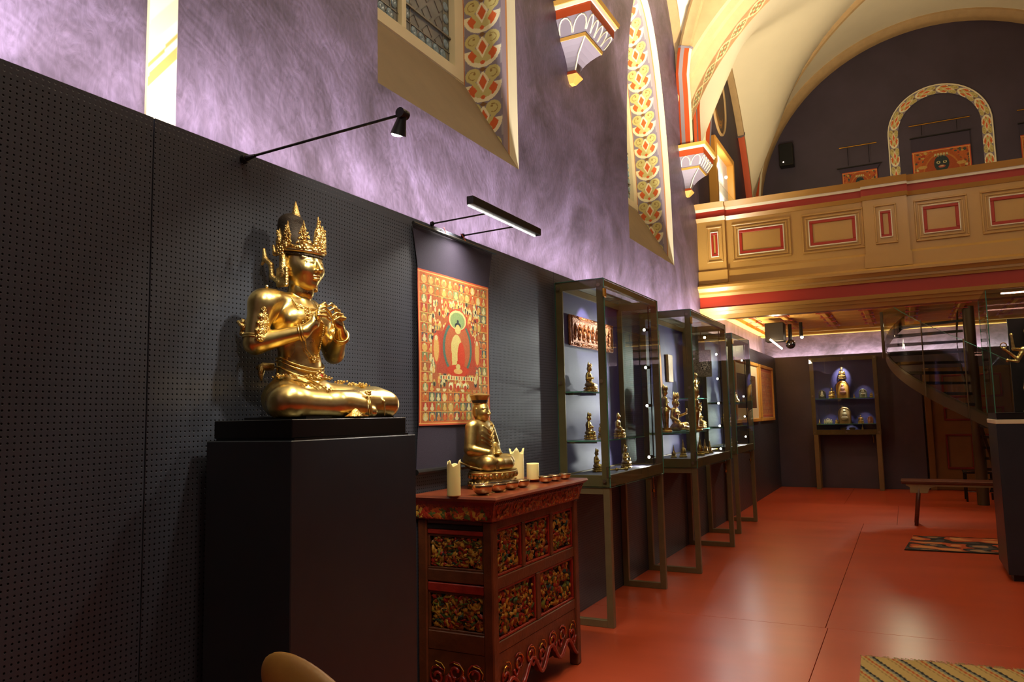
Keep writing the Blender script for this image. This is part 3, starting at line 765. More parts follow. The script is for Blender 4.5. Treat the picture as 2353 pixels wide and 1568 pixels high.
piers = [(WX, .158), (1.775, 2.245), (3.75, 4.22), (5.7, 5.94)]
prev = None
for i, (a, b_) in enumerate(piers):
    gal('pier', 3.005, 3.83, .045, .045, GALLERY, a, b_); cap(a-.01, b_+.01, .045)
    gal('pier_base', 3.005, 3.17, .07, .07, GALLERY, a-.012, b_+.012)
    if prev is not None: cap(prev+.01, a-.01, 0)
    prev = b_
def frame(xa, xb, za, zb, y, t, m, name, dp=.02, off=0):
    b = B()
    for q in ((xa, xb, za, za+t), (xa, xb, zb-t, zb), (xa, xa+t, za+t, zb-t), (xb-t, xb, za+t, zb-t)): b.box(q[0], q[1], y-dp, y+.001, q[2], q[3], dp*.3)
    return b.build(name, m, g)
pans = [(.325, .86), (1.168, 1.684), (2.40, 2.756), (3.06, 3.55), (4.35, 4.85), (5.1, 5.55)]
for xa, xb in pans:
    frame(xa-.09, xb+.09, 3.27, 3.76, GY, .022, GALLERY, 'panel_moulding', .018); frame(xa-.05, xb+.05, 3.31, 3.72, GY, .02, GALLERY, 'panel_moulding', .012)
    frame(xa-.012, xb+.012, 3.348, 3.682, GY, .013, WHITEP, 'white_fillet', .02); frame(xa, xb, 3.36, 3.67, GY, .036, REDPAINT, 'red_frame', .014)
for (a, b_) in piers[:3]:
    c0 = (a+b_)/2 if a > 0 else .02; w_ = .058 if a > 0 else .042; yy = GY-.045
    frame(c0-w_-.06, c0+w_+.06, 3.28, 3.75, yy, .02, GALLERY, 'panel_moulding', .015)
    frame(c0-w_-.01, c0+w_+.01, 3.35, 3.68, yy, .012, WHITEP, 'white_fillet', .018); frame(c0-w_, c0+w_, 3.36, 3.67, yy, .03, REDPAINT, 'red_frame', .013)
CEILB = mat('ceiling_gold_cream', 'd9ad5c', .85, var=.05, vs_=2, spec=.1)
# gallery floor and the coffered ceiling beneath
gf = B().box(WX, 5.94, GY+.16, 14.7, 2.80, 2.9).build('gallery_floor', mat('ceiling_boards', 'dcb874', .4, var=.06, vs_=3), kind='structure')
gf['label'] = 'boarded floor of the gallery'
del gf['label']
for i in range(12):
    y0 = GY+.17+i*.395; B().box(WX+.01, 5.93, y0, y0+.385, 2.78, 2.80, .006).build('ceiling_board', CEILB, gf)
for y0, y1, z in ((14.28, 14.5, 2.70), (14.1, 14.28, 2.74), (9.97, 10.12, 2.66)): B().box(WX, 5.93, y0, y1, z, 2.795, .01).build('ceiling_moulding', CEILB, gf)
B().box(WX, WX+.12, 10.12, 14.1, 2.71, 2.795, .01).build('ceiling_moulding', CEILB, gf)
for k, xx in enumerate((.05, .53, 1.10, 1.66, 2.25, 2.85, 3.5, 4.2, 4.9)):
    bm_ = B().box(xx-.035, xx+.035, 11.2, 14.0, 2.74, 2.785, .008).build('ceiling_batten', CEILB, gf)
    b = B()
    for s_ in (-1, 1):
        for j in range(6): b.box(xx+s_*.07-.012, xx+s_*.07+.012, 11.3+j*.46, 11.55+j*.46, 2.772, 2.781)
    for j in range(4): b.box(xx-.09, xx+.09, 11.6+j*.6, 11.63+j*.6, 2.735, 2.745)
    b.build('stencil_ornament', REDPAINT, gf)
# ------------------------------------------------------------ lit niche and medallion on the left wall above the gallery
nf = thing('wall_showcase', 'tall gilt-framed lit showcase on the dark wall above the gallery corner', 'showcase', (WX, 11.2, 3.6))
b = B()
for q in ((10.56, 10.66, 3.5, 5.28), (11.8, 11.9, 3.5, 5.28), (10.66, 11.8, 5.18, 5.28), (10.66, 11.8, 3.5, 3.6)): b.box(WX+.006, WX+.13, q[0], q[1], q[2], q[3], .012)
b.build('gilt_frame', mat('gilt_frame_wood', 'c08a3c', .4), nf)
B().box(WX+.006, WX+.03, 10.66, 11.8, 3.6, 5.18).build('back_board', mat('pale_lining', 'd9c9bb', .6), nf)
for z in (4.15, 4.62): B().box(WX+.03, WX+.12, 10.66, 11.8, z, z+.01).build('glass_shelf', GLASS, nf)
for k in range(3): B().sph((WX+.09, 11.4, 4.05+.42*k), .022).build('lamp', LEDW, nf)
point('showcase_lamp', (WX+.16, 11.25, 4.4), 9, (1, .9, .75)); point('showcase_lamp', (WX+.16, 11.1, 5.0), 5, (1, .9, .75))
md = thing('wall_medallion', 'oval painted medallion on the dark side wall above the gallery', 'mural', (WX, 11.5, 6.2))
cv = np.zeros((60, 44, 3)); V, U = np.meshgrid(np.linspace(-1, 1, 60), np.linspace(-1, 1, 44), indexing='ij'); cv[:] = lin2('5a4030'); cv[(np.hypot(U/.5, V/.8) < 1)] = lin2('8a6232'); cv[(np.hypot((U-.05)/.2, (V-.1)/.6) < 1)] = lin2('a3702c'); cv[(np.sin(U*23)*np.cos(V*17) > .5)] = lin2('3f4440')
painted('painted_field', lambda u, v: (WX+.012+0*u, 11.5+np.sqrt(u)*.46*np.cos(v*2*PI), 6.15+np.sqrt(u)*.52*np.sin(v*2*PI)), cv, COLP, md)
b = B(); b.tube([(WX+.015, 11.5+.47*math.cos(2*PI*i/40), 6.15+.53*math.sin(2*PI*i/40)) for i in range(40)], .022, 6, closed=True); b.build('border', STONE, md)
# ------------------------------------------------------------ display cases along the left wall
BOLT = mat('bolt_steel', '8d8068', .3, metal=.8); CASEBACK = mat('case_back_lilac', '473f78', .55, bump=.12, bs=60, stretch=(1, 1, 12))
BRASS = mat('brass', 'd8a848', .25, metal=1); CHROME = mat('chrome', 'c9c6c0', .15, metal=1); DARKWOODF = mat('case_floor', '4a4560', .6)
def bolt(b, c, ax, r=.013):
    e = Vector((0, 0, 0)); e[ax] = 1; c = Vector(c)
    b.cyl(c, c+e*.008, r, r*.8, 10)
def display_case(x1, y0, y1, label, shelves, lamps, z0=.886, z1=2.257, tint=None):
    R = thing('display_case', label, 'display case', (x1/2, (y0+y1)/2, 0), group='glass display cases along the left wall')
    t = .05; x0 = .004
    # end frames (flat steel bars on the short glass sides)
    for nm, ya, yb in (('near_frame', y0, y0+.02), ('far_frame', y1-.02, y1)):
        b = B()
        for q in ((x0, x0+t, z0, z1), (x1-t, x1, z0, z1), (x0+t, x1-t, z1-.062, z1), (x0+t, x1-t, z0, z0+.075)): b.box(q[0], q[1], ya+.006, yb, q[2], q[3], .002)
        b.build(nm, STEEL, R)
    b = B()   # top and bottom long rails
    b.box(x1-.02, x1-.002, y0+.02, y1-.02, z0, z0+.075, .002); b.box(x0, x0+.03, y0+.02, y1-.02, z0, z0+.075); b.box(x1-.035, x1-.002, y0+.02, y1-.02, z1-.05, z1-.008, .002); b.box(x0, x0+.03, y0+.02, y1-.02, z1-.05, z1-.008)
    b.build('rail', STEEL, R)
    B().box(x0, x1-.02, y0+.02, y1-.02, z0+.06, z0+.068).build('case_floor', DARKWOODF, R)
    B().box(x0, x0+.012, y0+.02, y1-.02, z0+.068, z1-.05).build('back_board', CASEBACK, R)
    # glass
    def pane(nm, *q):
        b = B(); b.box(*q); o = b.build(nm, [GLASS, GEDGE], R)
        big = sorted([(q[1]-q[0], 0), (q[3]-q[2], 1), (q[5]-q[4], 2)])[0][1]
        for p in o.data.polygons: p.material_index = 0 if abs(p.normal[big]) > .9 else 1
    pane('glass_side', x0, x1+.006, y0-.004, y0+.004, z0-.004, z1); pane('glass_side', x0, x1+.006, y1-.002, y1+.004, z0-.004, z1)
    pane('glass_door', x1+.001, x1+.008, y0+.006, y1-.006, z0-.006, z1-.002); pane('glass_top', x0, x1, y0+.006, y1-.004, z1-.006, z1+.001)
    k = 0
    for ya, sgn in ((y0-.010, 1), (y1+.004, 1)):
        for xx in (x0+t/2, x1-t/2-.004):
            for zz in (z0+.04, (z0+z1)/2, z1-.045):
                b = B(); bolt(b, (xx, ya, zz), 1); b.build('bolt', BOLT, R, smooth=30)
    # stand : two square loops
    for ya in (y0+.004, y1-.044):
        b = B(); s = .045
        for q in ((x0, x0+s, 0, z0-.004), (x1-s, x1, 0, z0-.004), (x0+s, x1-s, 0, s), (x0+s, x1-s, z0-.004-s, z0-.004)): b.box(q[0], q[1], ya, ya+s*.9, q[2], q[3], .002)
        b.build('leg_frame', STEEL, R)
    # vertical lamp rod with little heads near the far front corner
    b = B(); b.cyl((x1-.05, y1-.075, z0+.07), (x1-.05, y1-.075, z1-.05), .005, n=6); b.build('lamp_rod', BLACK, R)
    for z in lamps:
        b = B(); b.cyl((x1-.05, y1-.078, z), (x1-.072, y1-.118, z-.004), .011, .015, 8); h = b.build('lamp_head', BLACK, R)
        b = B(); b.sph((x1-.073, y1-.121, z-.004), .0105, 8, 5); b.build('lamp_bulb', LEDW, h)
        spot('case_lamp', (x1-.085, y1-.14, z), (x0, (y0+y1)/2-.15, z-.1), 9.0, (1, .95, .95), 95, .6, .01)
    for (sx0, sx1, sa, sb, z) in shelves:
        pane('glass_shelf', x0+.012, sx1, sa, sb, z-.008, z)
        b = B()
        for yy in (sa+.06, sb-.06): b.box(x0+.012, sx1*.8, yy-.004, yy+.004, z-.022, z-.008)
        b.build('shelf_bracket', CHROME, R)
    # hinge, handle, lock with keys
    b = B(); b.box(x1-.002, x1+.014, y0-.008, y0+.03, z1-.13, z1-.07, .003); b.build('hinge', BRASS, R)
    b = B(); b.tube([(x1+.008, y0+.02, z0+.06), (x1-.0, y0-.03, z0+.06), (x1-.0, y0-.03, z0+.13), (x1+.008, y0+.02, z0+.13)], .004, 6); b.build('door_handle', CHROME, R)
    kx, ky = x1+.012, y1-.24
    k_ = B().cyl((x1-.01, ky, z0-.002), (x1-.01, ky, z0-.02), .012, n=8).build('lock', CHROME, R)
    b = B(); b.tube([(x1-.01, ky, z0-.02), (x1-.01, ky+.004, z0-.075), (x1-.01, ky+.012, z0-.1)], .0025, 5); b.lathe([(.0, .0), (.014, .0), (.014, .02), (0, .02)], (x1-.01, ky+.004, z0-.125), 8); b.box(x1-.013, x1-.007, ky+.001, ky+.009, z0-.165, z0-.12)
    b.build('key', BRASS, k_)
    return R
display_case(.349, 4.673, 5.90, 'tall glass display case nearest the carved chest, terracotta plaque inside', [(0, .30, 4.70, 5.62, 1.185), (0, .17, 4.70, 5.10, 1.512)], (2.02, 1.72, 1.42, 1.02))
display_case(.462, 6.515, 7.95, 'middle glass display case with a seated and a standing gilt figure', [(0, .40, 6.54, 7.2, 1.185), (0, .30, 7.3, 7.9, 1.20), (0, .26, 7.45, 7.9, 1.50)], (1.95, 1.70, 1.45, 1.22, .99))
display_case(.362, 8.78, 9.86, 'farthest glass display case on the left wall, below the gallery edge', [(0, .3, 8.82, 9.8, 1.47), (0, .3, 8.82, 9.8, 1.19)], (2.0, 1.55, 1.3, 1.05))
spot('case_top_lamp', (.27, 5.05, 2.19), (.0, 5.15, 1.95), 16, (1, .92, .84), 60, .5, .015)
spot('case_top_lamp', (.36, 7.0, 2.19), (.05, 6.95, 1.5), 26, (1, .9, .78), 55, .5, .015)
spot('case_top_lamp', (.28, 9.3, 2.19), (.05, 9.3, 1.6), 14, (1, .96, .93), 80, .5, .015)
# ------------------------------------------------------------ the wall case at the far end
def back_case():
    X0, X1, Z0, Z1, Yf, Yb = .617, 1.685, .93, 2.268, 14.16, 14.5
    R = thing('display_case', 'wide glass display case against the back wall, lit figures on two shelves', 'display case', ((X0+X1)/2, 14.33, 0))
    t = .065; b = B()
    for q in ((X0, X0+t, Z0, Z1), (X1-t, X1, Z0, Z1), (X0+t, X1-t, Z1-.07, Z1), (X0+t, X1-t, Z0, Z0+.085)): b.box(q[0], q[1], Yf, Yf+.02, q[2], q[3], .002)
    b.build('front_frame', STEEL, R)
    for xa in (X0, X1-.02): B().box(xa, xa+.02, Yf+.02, Yb-.01, Z0, Z0+.08).box(xa, xa+.02, Yf+.02, Yb-.01, Z1-.06, Z1).build('side_rail', STEEL, R)
    B().box(X0+.02, X1-.02, Yb-.02, Yb-.002, Z0+.06, Z1-.02).build('back_board', CASEBACK, R)
    B().box(X0+.02, X1-.02, Yf+.02, Yb-.02, Z0+.06, Z0+.07).build('case_floor', DARKWOODF, R)
    B().box(X0, X1, Yf-.006, Yf, Z0, Z1).build('glass_door', GLASS, R); B().box(X0+.001, X0+.006, Yf, Yb-.02, Z0+.08, Z1).build('glass_side', GLASS, R); B().box(X1-.006, X1-.001, Yf, Yb-.02, Z0+.08, Z1).build('glass_side', GLASS, R)
    for z in (1.555, 1.115): B().box(X0+.03, X1-.03, Yf+.03, Yb-.03, z-.01, z).build('glass_shelf', GEDGE, R)
    for xx, zz in [(X0+.03, Z0+.04), (X1-.03, Z0+.04), (X0+.03, Z1-.035), (X1-.03, Z1-.035), ((X0+X1)/2, Z1-.035), ((X0+X1)/2, Z0+.04), (X0+.03, 1.6), (X1-.03, 1.6)]:
        b = B(); b.cyl((xx, Yf-.014, zz), (xx, Yf-.006, zz), .013, .015, 8); b.build('bolt', BOLT, R)
    for xa in (X0+.01, X1-.08):
        for ya in (Yf, Yb-.1): B().box(xa, xa+.075, ya, ya+.06, 0, Z0, .003).build('leg', STEEL, R)
    k_ = B().cyl((X1-.13, Yf+.02, Z0), (X1-.13, Yf+.02, Z0-.03), .014, n=8).build('lock', CHROME, R); B().tube([(X1-.13, Yf+.02, Z0-.03), (X1-.12, Yf+.02, Z0-.09), (X1-.125, Yf+.02, Z0-.14)], .006, 5).build('key', BRASS, k_)
    for x, z, tx, tz, p in [(1.15, 2.17, 1.12, 2.0, 18.0), (.86, 1.98, .86, 1.55, 5), (1.45, 1.98, 1.45, 1.6, 5), (.90, 1.50, .9, 1.1, 4), (1.45, 1.50, 1.45, 1.15, 4), (1.15, 1.9, 1.13, 1.55, 4.5), (1.15, 1.5, 1.13, 1.15, 4), (1.15, 1.09, 1.2, 1.0, 1.5)]:
        spot('case_lamp', (x, Yf+.07, z), (tx, Yb-.08, tz), p, (1, .96, .95), 52, .7, .01)
    for z in (1.62, 1.72, 1.30, 1.21):
        b = B(); b.sph((X0+.05, Yf+.03, z), .009, 6, 4); b.build('lamp_bulb', LEDW, R)
back_case()
# ------------------------------------------------------------ pedestal of the large statue
PED = mat('pedestal_lacquer', '282d33', .38, var=.15, vs_=3, bump=.04, bs=20); PLINTH = mat('black_plinth', '14120f', .3)
p = thing('pedestal', 'dark violet box pedestal with a black plinth under the large gilt statue', 'pedestal', (.235, 2.07, 0))
B().box(.05, .419, 1.744, 2.401, 0, 1.292, .003).build('box_body', PED, p)
B().box(.075, .413, 1.762, 2.36, 1.292, 1.299).build('shadow_gap', PLINTH, p); B().box(.07, .408, 1.757, 2.352, 1.299, 1.357, .002).build('top_plinth', PLINTH, p)
# ------------------------------------------------------------ thangka beside the statue
THK = colmat('thangka_paint', .75, bump=.1, bs=300); CLOTH = mat('dark_violet_cloth', '3d3545', .85, bump=.1, bs=200)
def thangka(name, W_, H_, seed, main=True, wrath=False):
    rs = np.random.RandomState(seed); c = np.zeros((H_, W_, 3)); P = lin2
    red, org, ylw, gr, bl, crm, dk = P('b8402a'), P('d0652f'), P('d9a85c'), P('7f8158'), P('4b5a5f'), P('e0c89a'), P('3b2c28')
    c[:] = org; bx = max(4, W_//62)
    V, U = np.meshgrid(np.linspace(0, 1, H_), np.linspace(0, 1, W_), indexing='ij')
    def ell(u, v, a, b_, col): c[((U-u)/a)**2+((V-v)/b_)**2 < 1] = col
    if not wrath:
        nu, nv = 11, 15
        for i in range(nu):
            for j in range(nv):
                u0, v0 = .035+.93*i/nu, .025+.95*j/nv; du, dv = .93/nu, .95/nv
                sel = (U > u0+.004) & (U < u0+du-.004) & (V > v0+.003) & (V < v0+dv-.003)
                c[sel] = [red, gr, P('a45a34'), bl, P('97703c'), org][rs.randint(6)]
                cx = u0+du/2; hc = [crm, ylw, P('d8b070'), org, P('c9814e')][rs.randint(5)]
                if rs.rand() < .8: ell(cx, v0+dv*.46, du*.4, dv*.44, [ylw, P('8a8f63'), P('d98a4a'), red][rs.randint(4)])
                ell(cx, v0+dv*.3, du*.3, dv*.22, hc); ell(cx, v0+dv*.55, du*.17, dv*.25, hc); ell(cx, v0+dv*.78, du*.12, dv*.12, crm); ell(cx, v0+dv*.9, du*.07, dv*.05, dk)
        for j in range(1, nv): c[abs(V-(.025+.95*j/nv)) < .0022] = ylw
        if main:
            c[(abs(U-.5) < .33) & (V > .24) & (V < .84)] = P('b35c34')
            for k in range(240):   # small court figures around the centre
                u, v = rs.uniform(.18, .82), rs.uniform(.25, .84)
                ell(u, v, .022, .018, [ylw, gr, bl, red, crm, org][rs.randint(6)]); ell(u, v+.018, .011, .010, [crm, ylw][rs.randint(2)]); ell(u, v-.004, .012, .015, [crm, dk, ylw, red][rs.randint(4)])
            c[(abs(U-.5) < .27) & (V > .34) & (V < .62)] = P('b1422a')
            ell(.52, .52, .235, .21, P('b0402a')); ell(.52, .52, .205, .19, P('4e6a62')); ell(.52, .52, .175, .172, P('b55a36'))
            ell(.52, .71, .14, .078, P('c23e24')); ell(.52, .71, .125, .068, P('d8c48a')); ell(.52, .705, .105, .058, P('8b9a68'))
            for s_ in (-1, 1):
                ell(.52+s_*.29, .50, .05, .105, P('c9502c')); ell(.52+s_*.29, .50, .034, .085, P('dca25c')); ell(.52+s_*.29, .57, .02, .017, crm)
            body = P('d2b676'); ell(.52, .46, .10, .125, P('c4401f')); ell(.50, .52, .075, .09, body); ell(.47, .45, .035, .10, body); ell(.56, .45, .05, .11, P('c63a1e'))
            ell(.52, .365, .155, .04, P('c23a1f')); ell(.52, .36, .06, .018, P('e0a868')); ell(.52, .39, .03, .02, body)
            ell(.52, .65, .043, .036, body); ell(.52, .672, .044, .022, P('262a33')); ell(.52, .655, .032, .024, body); ell(.52, .70, .014, .014, P('262a33'))
            c[(abs(U-.52) < .25) & (V > .30) & (V < .328)] = P('e3cf9a')
            for k in range(14): c[(abs(U-(.29+.035*k)) < .009) & (V > .303) & (V < .325)] = [bl, red, org][k % 3]
            for k in range(3): ell(.42+.1*k, .26, .03, .022, P('e8dcb8')); ell(.42+.1*k, .245, .02, .02, red)
    else:
        for k in range(700):
            ell(rs.rand(), rs.rand(), rs.uniform(.01, .035), rs.uniform(.006, .02), [red, org, ylw, P('7a4a38'), P('4a5450')][rs.randint(5)])
        ell(.5, .66, .40, .33, P('c25a28')); ell(.5, .65, .34, .30, P('d07a3a')); ell(.5, .65, .32, .28, P('b8502a')); ell(.5, .60, .43, .14, P('39454a')); ell(.5, .82, .13, .10, P('2f3c44')); ell(.5, .35, .26, .3, P('303c44'))
        for s_ in (-1, 1):
            ell(.5+s_*.055, .835, .034, .016, crm); ell(.5+s_*.055, .835, .014, .010, dk); ell(.5+s_*.3, .62, .1, .03, P('4a565c')); ell(.5+s_*.33, .80, .08, .02, P('d9a05c')); ell(.5+s_*.42, .77, .02, .014, crm)
        ell(.5, .785, .06, .016, P('c95a50')); ell(.5, .79, .035, .006, crm)
        for k in range(5): ell(.4+.05*k, .925, .018, .022, crm); ell(.4+.05*k, .913, .009, .008, dk)
    nz = rs.rand(H_, W_, 1)*.10-.05; c = (c+nz)*np.array([.86, .92, .84])
    c[:bx] = P('bd4f2a'); c[-bx:] = P('bd4f2a'); c[:, :bx] = P('bd4f2a'); c[:, -bx:] = P('bd4f2a')
    c[bx:bx+2] = ylw; c[-bx-2:-bx] = ylw; c[bx:-bx, bx:bx+2] = ylw; c[bx:-bx, -bx-2:-bx] = ylw
    return c
tk = thing('hanging_scroll', 'orange thangka with many small figures round a seated Buddha, on dark cloth', 'scroll painting', (.02, 3.36, 1.09))
def clothpos(u, v):
    z = 1.10+v*1.19; w0 = .36+.0*z; hw = np.interp(z, [1.10, 1.32, 2.09, 2.29], [.372, .357, .357, .400])
    yc = 3.355+np.interp(z, [1.1, 2.29], [0, .012]); return .016+.004*np.sin(u*9+v*3), yc+(u*2-1)*hw, z
cc = np.zeros((40, 24, 3)); cc[:] = lin2('342d3c'); painted('cloth_mount', clothpos, cc, colmat('mount_cloth', .9, bump=.3, bs=400), tk)
painted('painting', lambda u, v: (.023+.002*np.sin(u*9+v*5), 3.0+u*.695+.002*v, 1.317+v*.764), thangka('a', 260, 330, 3), THK, tk)
b = B(); b.cyl((.03, 2.955, 2.292), (.03, 3.775, 2.292), .009, n=8); b.build('top_rod', BLACK, tk); b = B(); b.cyl((.03, 2.965, 1.10), (.03, 3.745, 1.10), .014, n=8); b.build('bottom_roller', BLACK, tk)
b = B(); b.tube([(.03, 3.25, 2.296), (.012, 3.26, 2.335), (.005, 3.27, 2.34)], .0018, 4); b.tube([(.03, 3.45, 2.296), (.012, 3.44, 2.335), (.005, 3.43, 2.34)], .0018, 4); b.build('cord', ORANGE, tk)
LEDS = emis('led_strip_white', (1, .95, .85), 7)
# ------------------------------------------------------------ lamps on the panel edge
L_ = thing('wall_spotlight', 'small black spotlight on a long thin arm above the gilt statue', 'lamp', (.005, 1.925, 2.305))
B().cyl((.003, 1.925, 2.300), (.02, 1.925, 2.303), .017, n=12).cyl((.02, 1.925, 2.303), (.06, 1.926, 2.306), .011, .006, 10).build('wall_mount', BLACK, L_, smooth=35)
B().cyl((.05, 1.926, 2.306), (.655, 1.98, 2.352), .0048, n=8).build('arm', BLACK, L_)
h = Vector((.665, 1.985, 2.356)); d = Vector((-.38, .12, -1)).normalized()
B().cyl(h+Vector((0, -.018, .0)), h+Vector((0, .018, 0)), .017, n=14).build('joint', BLACK, L_, smooth=35)
hd = B().tube([h-d*.012, h+d*.02, h+d*.07], [.014, .016, .027], 16).build('lamp_head', BLACK, L_, smooth=35)
B().lathe([(0, 0), (.022, 0), (.022, .002), (0, .002)], tuple(h+d*.068), 14).build('lamp_lens', LEDW, hd)
spot('statue_spot', tuple(h+d*.085), (.2, 2.12, 1.66), 28, (1, .94, .80), 66, .7, .035)
spot('statue_fill', (1.5, .9, 3.3), (.2, 2.1, 1.75), 66, (1, .92, .78), 24, .6, .06)
spot('statue_fill', (1.7, 3.3, 3.4), (.2, 2.1, 1.75), 60, (1, .92, .78), 24, .6, .06)
Lb = thing('track_light_bar', 'black LED light bar on two thin arms above the thangka', 'lamp', (.003, 3.3, 2.335))
for y in (3.158, 3.458):
    B().cyl((.0, y, 2.335), (.012, y, 2.335), .012, n=10).cyl((.01, y, 2.335), (.355, y, 2.343), .0042, n=8).build('arm', BLACK, Lb)
bar = B().box(.336, .372, 2.945, 3.68, 2.333, 2.372, .002).build('light_bar', BLACK, Lb)
b = B()
for k in range(9): b = B(); y = 2.955+k*.08; b.box(.3365, .3435, y, y+.07, 2.3285, 2.3332); b.build('led_strip', LEDS, bar)
area('bar_light', (.345, 3.31, 2.326), (.14, 3.31, 1.1), .02, .70, 11, (1, .93, .84), 130)
# the projector spot that grazes the board right of the thangka
spot('board_spot', (.75, 4.3, 2.95), (.0, 4.15, 1.62), 28, (1, .95, .86), 46, .8, .02)
spot('board_spot', (.9, 2.0, 2.9), (.0, 2.75, 1.9), 44, (1, .88, .68), 60, .9, .02)
spot('chest_spot', (1.2, 3.3, 3.0), (.25, 3.4, .95), 38, (1, .86, .60), 42, .8, .03)
# ------------------------------------------------------------ carved chest
CW = mat('chest_brown_lacquer', '5c2f15', .36, var=.35, vs_=9, bump=.2, bs=60, coat=.25); CR = mat('chest_red_lacquer', '8a2214', .32, var=.25, vs_=14, bump=.15, bs=80, coat=.3); CD = mat('chest_deep_ground', '180a05', .8)
RELIEF = colmat('polychrome_relief', .42, bump=.15)
chest = thing('carved_chest', 'red and gold lacquered wooden chest carved with flowers, bowls and candles on top', 'chest', (.2, 3.48, 0))
cx0, cx1, cy0, cy1 = .012, .411, 2.996, 3.985
def relief(parent, P0, ux, uz, un, W_, H_, n, seed, name, pal, big=.03, depth=.012):
    """many overlapping leaves, blossoms and tendrils carved in the round; P0 corner; ux,uz in-plane; un normal"""
    rs = random.Random(seed); b = B(); cols = []
    P0, ux, uz, un = Vector(P0), Vector(ux), Vector(uz), Vector(un)
    def put_(vs, fs, c):
        b.add(vs, fs); cols.extend([c]*len(vs))
    for k in range(n):
        u, v = rs.uniform(.03, .97)*W_, rs.uniform(.03, .97)*H_; ang = rs.uniform(0, 2*PI); L = rs.uniform(.6, 1.2)*big; w_ = L*rs.uniform(.22, .42); h = rs.uniform(.3, 1)*depth
        c = lin(rs.choice(pal)); typ = rs.random()
        if typ < .72: # curved leaf
            vs = []; bend = rs.uniform(-1.3, 1.3)
            for i in range(5):
                t = i/4; a = ang+bend*t; px = u+math.cos(a)*L*(t-.5); pz = v+math.sin(a)*L*(t-.5); ww = w_*math.sin(PI*(.08+.84*t))
                for sd, hh in ((-1, 0), (0, h), (1, 0)):
                    q = (px-math.sin(a)*ww*sd, pz+math.cos(a)*ww*sd); vs.append(P0+ux*max(0, min(W_, q[0]))+uz*max(0, min(H_, q[1]))+un*(hh+.001))
            put_(vs, [(i*3+k2, i*3+k2+1, i*3+k2+4, i*3+k2+3) for i in range(4) for k2 in (0, 1)], c)
        else: # blossom
            r_ = L*.42; vs = [P0+ux*u+uz*v+un*(h+.004)]; m_ = 10
            for i in range(m_):
                a = 2*PI*i/m_; q = r_*(1 if i % 2 else .72); vs.append(P0+ux*max(0, min(W_, u+q*math.cos(a)))+uz*max(0, min(H_, v+q*math.sin(a)))+un*(h*.4+(.003 if i % 2 else 0)))
            put_(vs, [(0, 1+i, 1+(i+1) % m_) for i in range(m_)], lin(rs.choice(pal[:3])))
    o = b.build(name, RELIEF, parent, smooth=True, kind='stuff')
    at = o.data.color_attributes.new('Col', 'FLOAT_COLOR', 'POINT'); at.data.foreach_set('color', np.array([(*c, 1) for c in cols], np.float32).ravel()); return o
PAL = ['a87224', 'b8842e', '8f2612', '82541a', '46562c', '6c681e', '243330', '8a4018']
B().box(cx0, cx1-.03, cy0+.03, cy1-.03, .12, .87).build('carcass', CD, chest)
# corner posts with feet
for x in (cx0, cx1-.05):
    for y in (cy0, cy1-.055):
        b = B().box(x, x+.05, y, y+.055, .0, .885, .006).build('corner_post', CW, chest)
# right (long) face: rails and stiles proud of the recessed carved panels
def flat(name, y0, y1, z0, z1, m, x0=cx1-.032, x1=cx1-.006, c=.004): return B().box(x0, x1, y0, y1, z0, z1, c).build(name, m, chest)
ya, yb = cy0+.055, cy1-.055
flat('rail', ya, yb, .845, .885, CW); flat('rail', ya, yb, .578, .632, CW); flat('rail', ya, yb, .30, .352, CW)
for y in (3.325, 3.648): flat('stile', y-.016, y+.016, .632, .845, CW)
flat('stile', 3.455, 3.50, .352, .578, CW)
rowA = [(ya, 3.309), (3.341, 3.632), (3.664, yb)]; rowB = [(ya, 3.455), (3.50, yb)]
for rows, z0, z1 in ((rowA, .632, .845), (rowB, .352, .578)):
    for i, (a, b_) in enumerate(rows):
        fr = B(); t = .013
        for q in ((a, b_, z0, z0+t), (a, b_, z1-t, z1), (a, a+t, z0+t, z1-t), (b_-t, b_, z0+t, z1-t)): fr.box(cx1-.034, cx1-.012, q[0], q[1], q[2], q[3], .003)
        pn = fr.build('panel_frame', CR, chest)
        gr = B().box(cx1-.045, cx1-.028, a+.005, b_-.005, z0+.005, z1-.005).build('panel_ground', CD, chest)
        relief(gr, (cx1-.027, a+t, z0+t), (0, 1, 0), (0, 0, 1), (1, 0, 0), b_-a-2*t, z1-z0-2*t, 230 if rows is rowB else 170, i*7+int(z0*100), 'carved_flowers', PAL, big=.036, depth=.015)
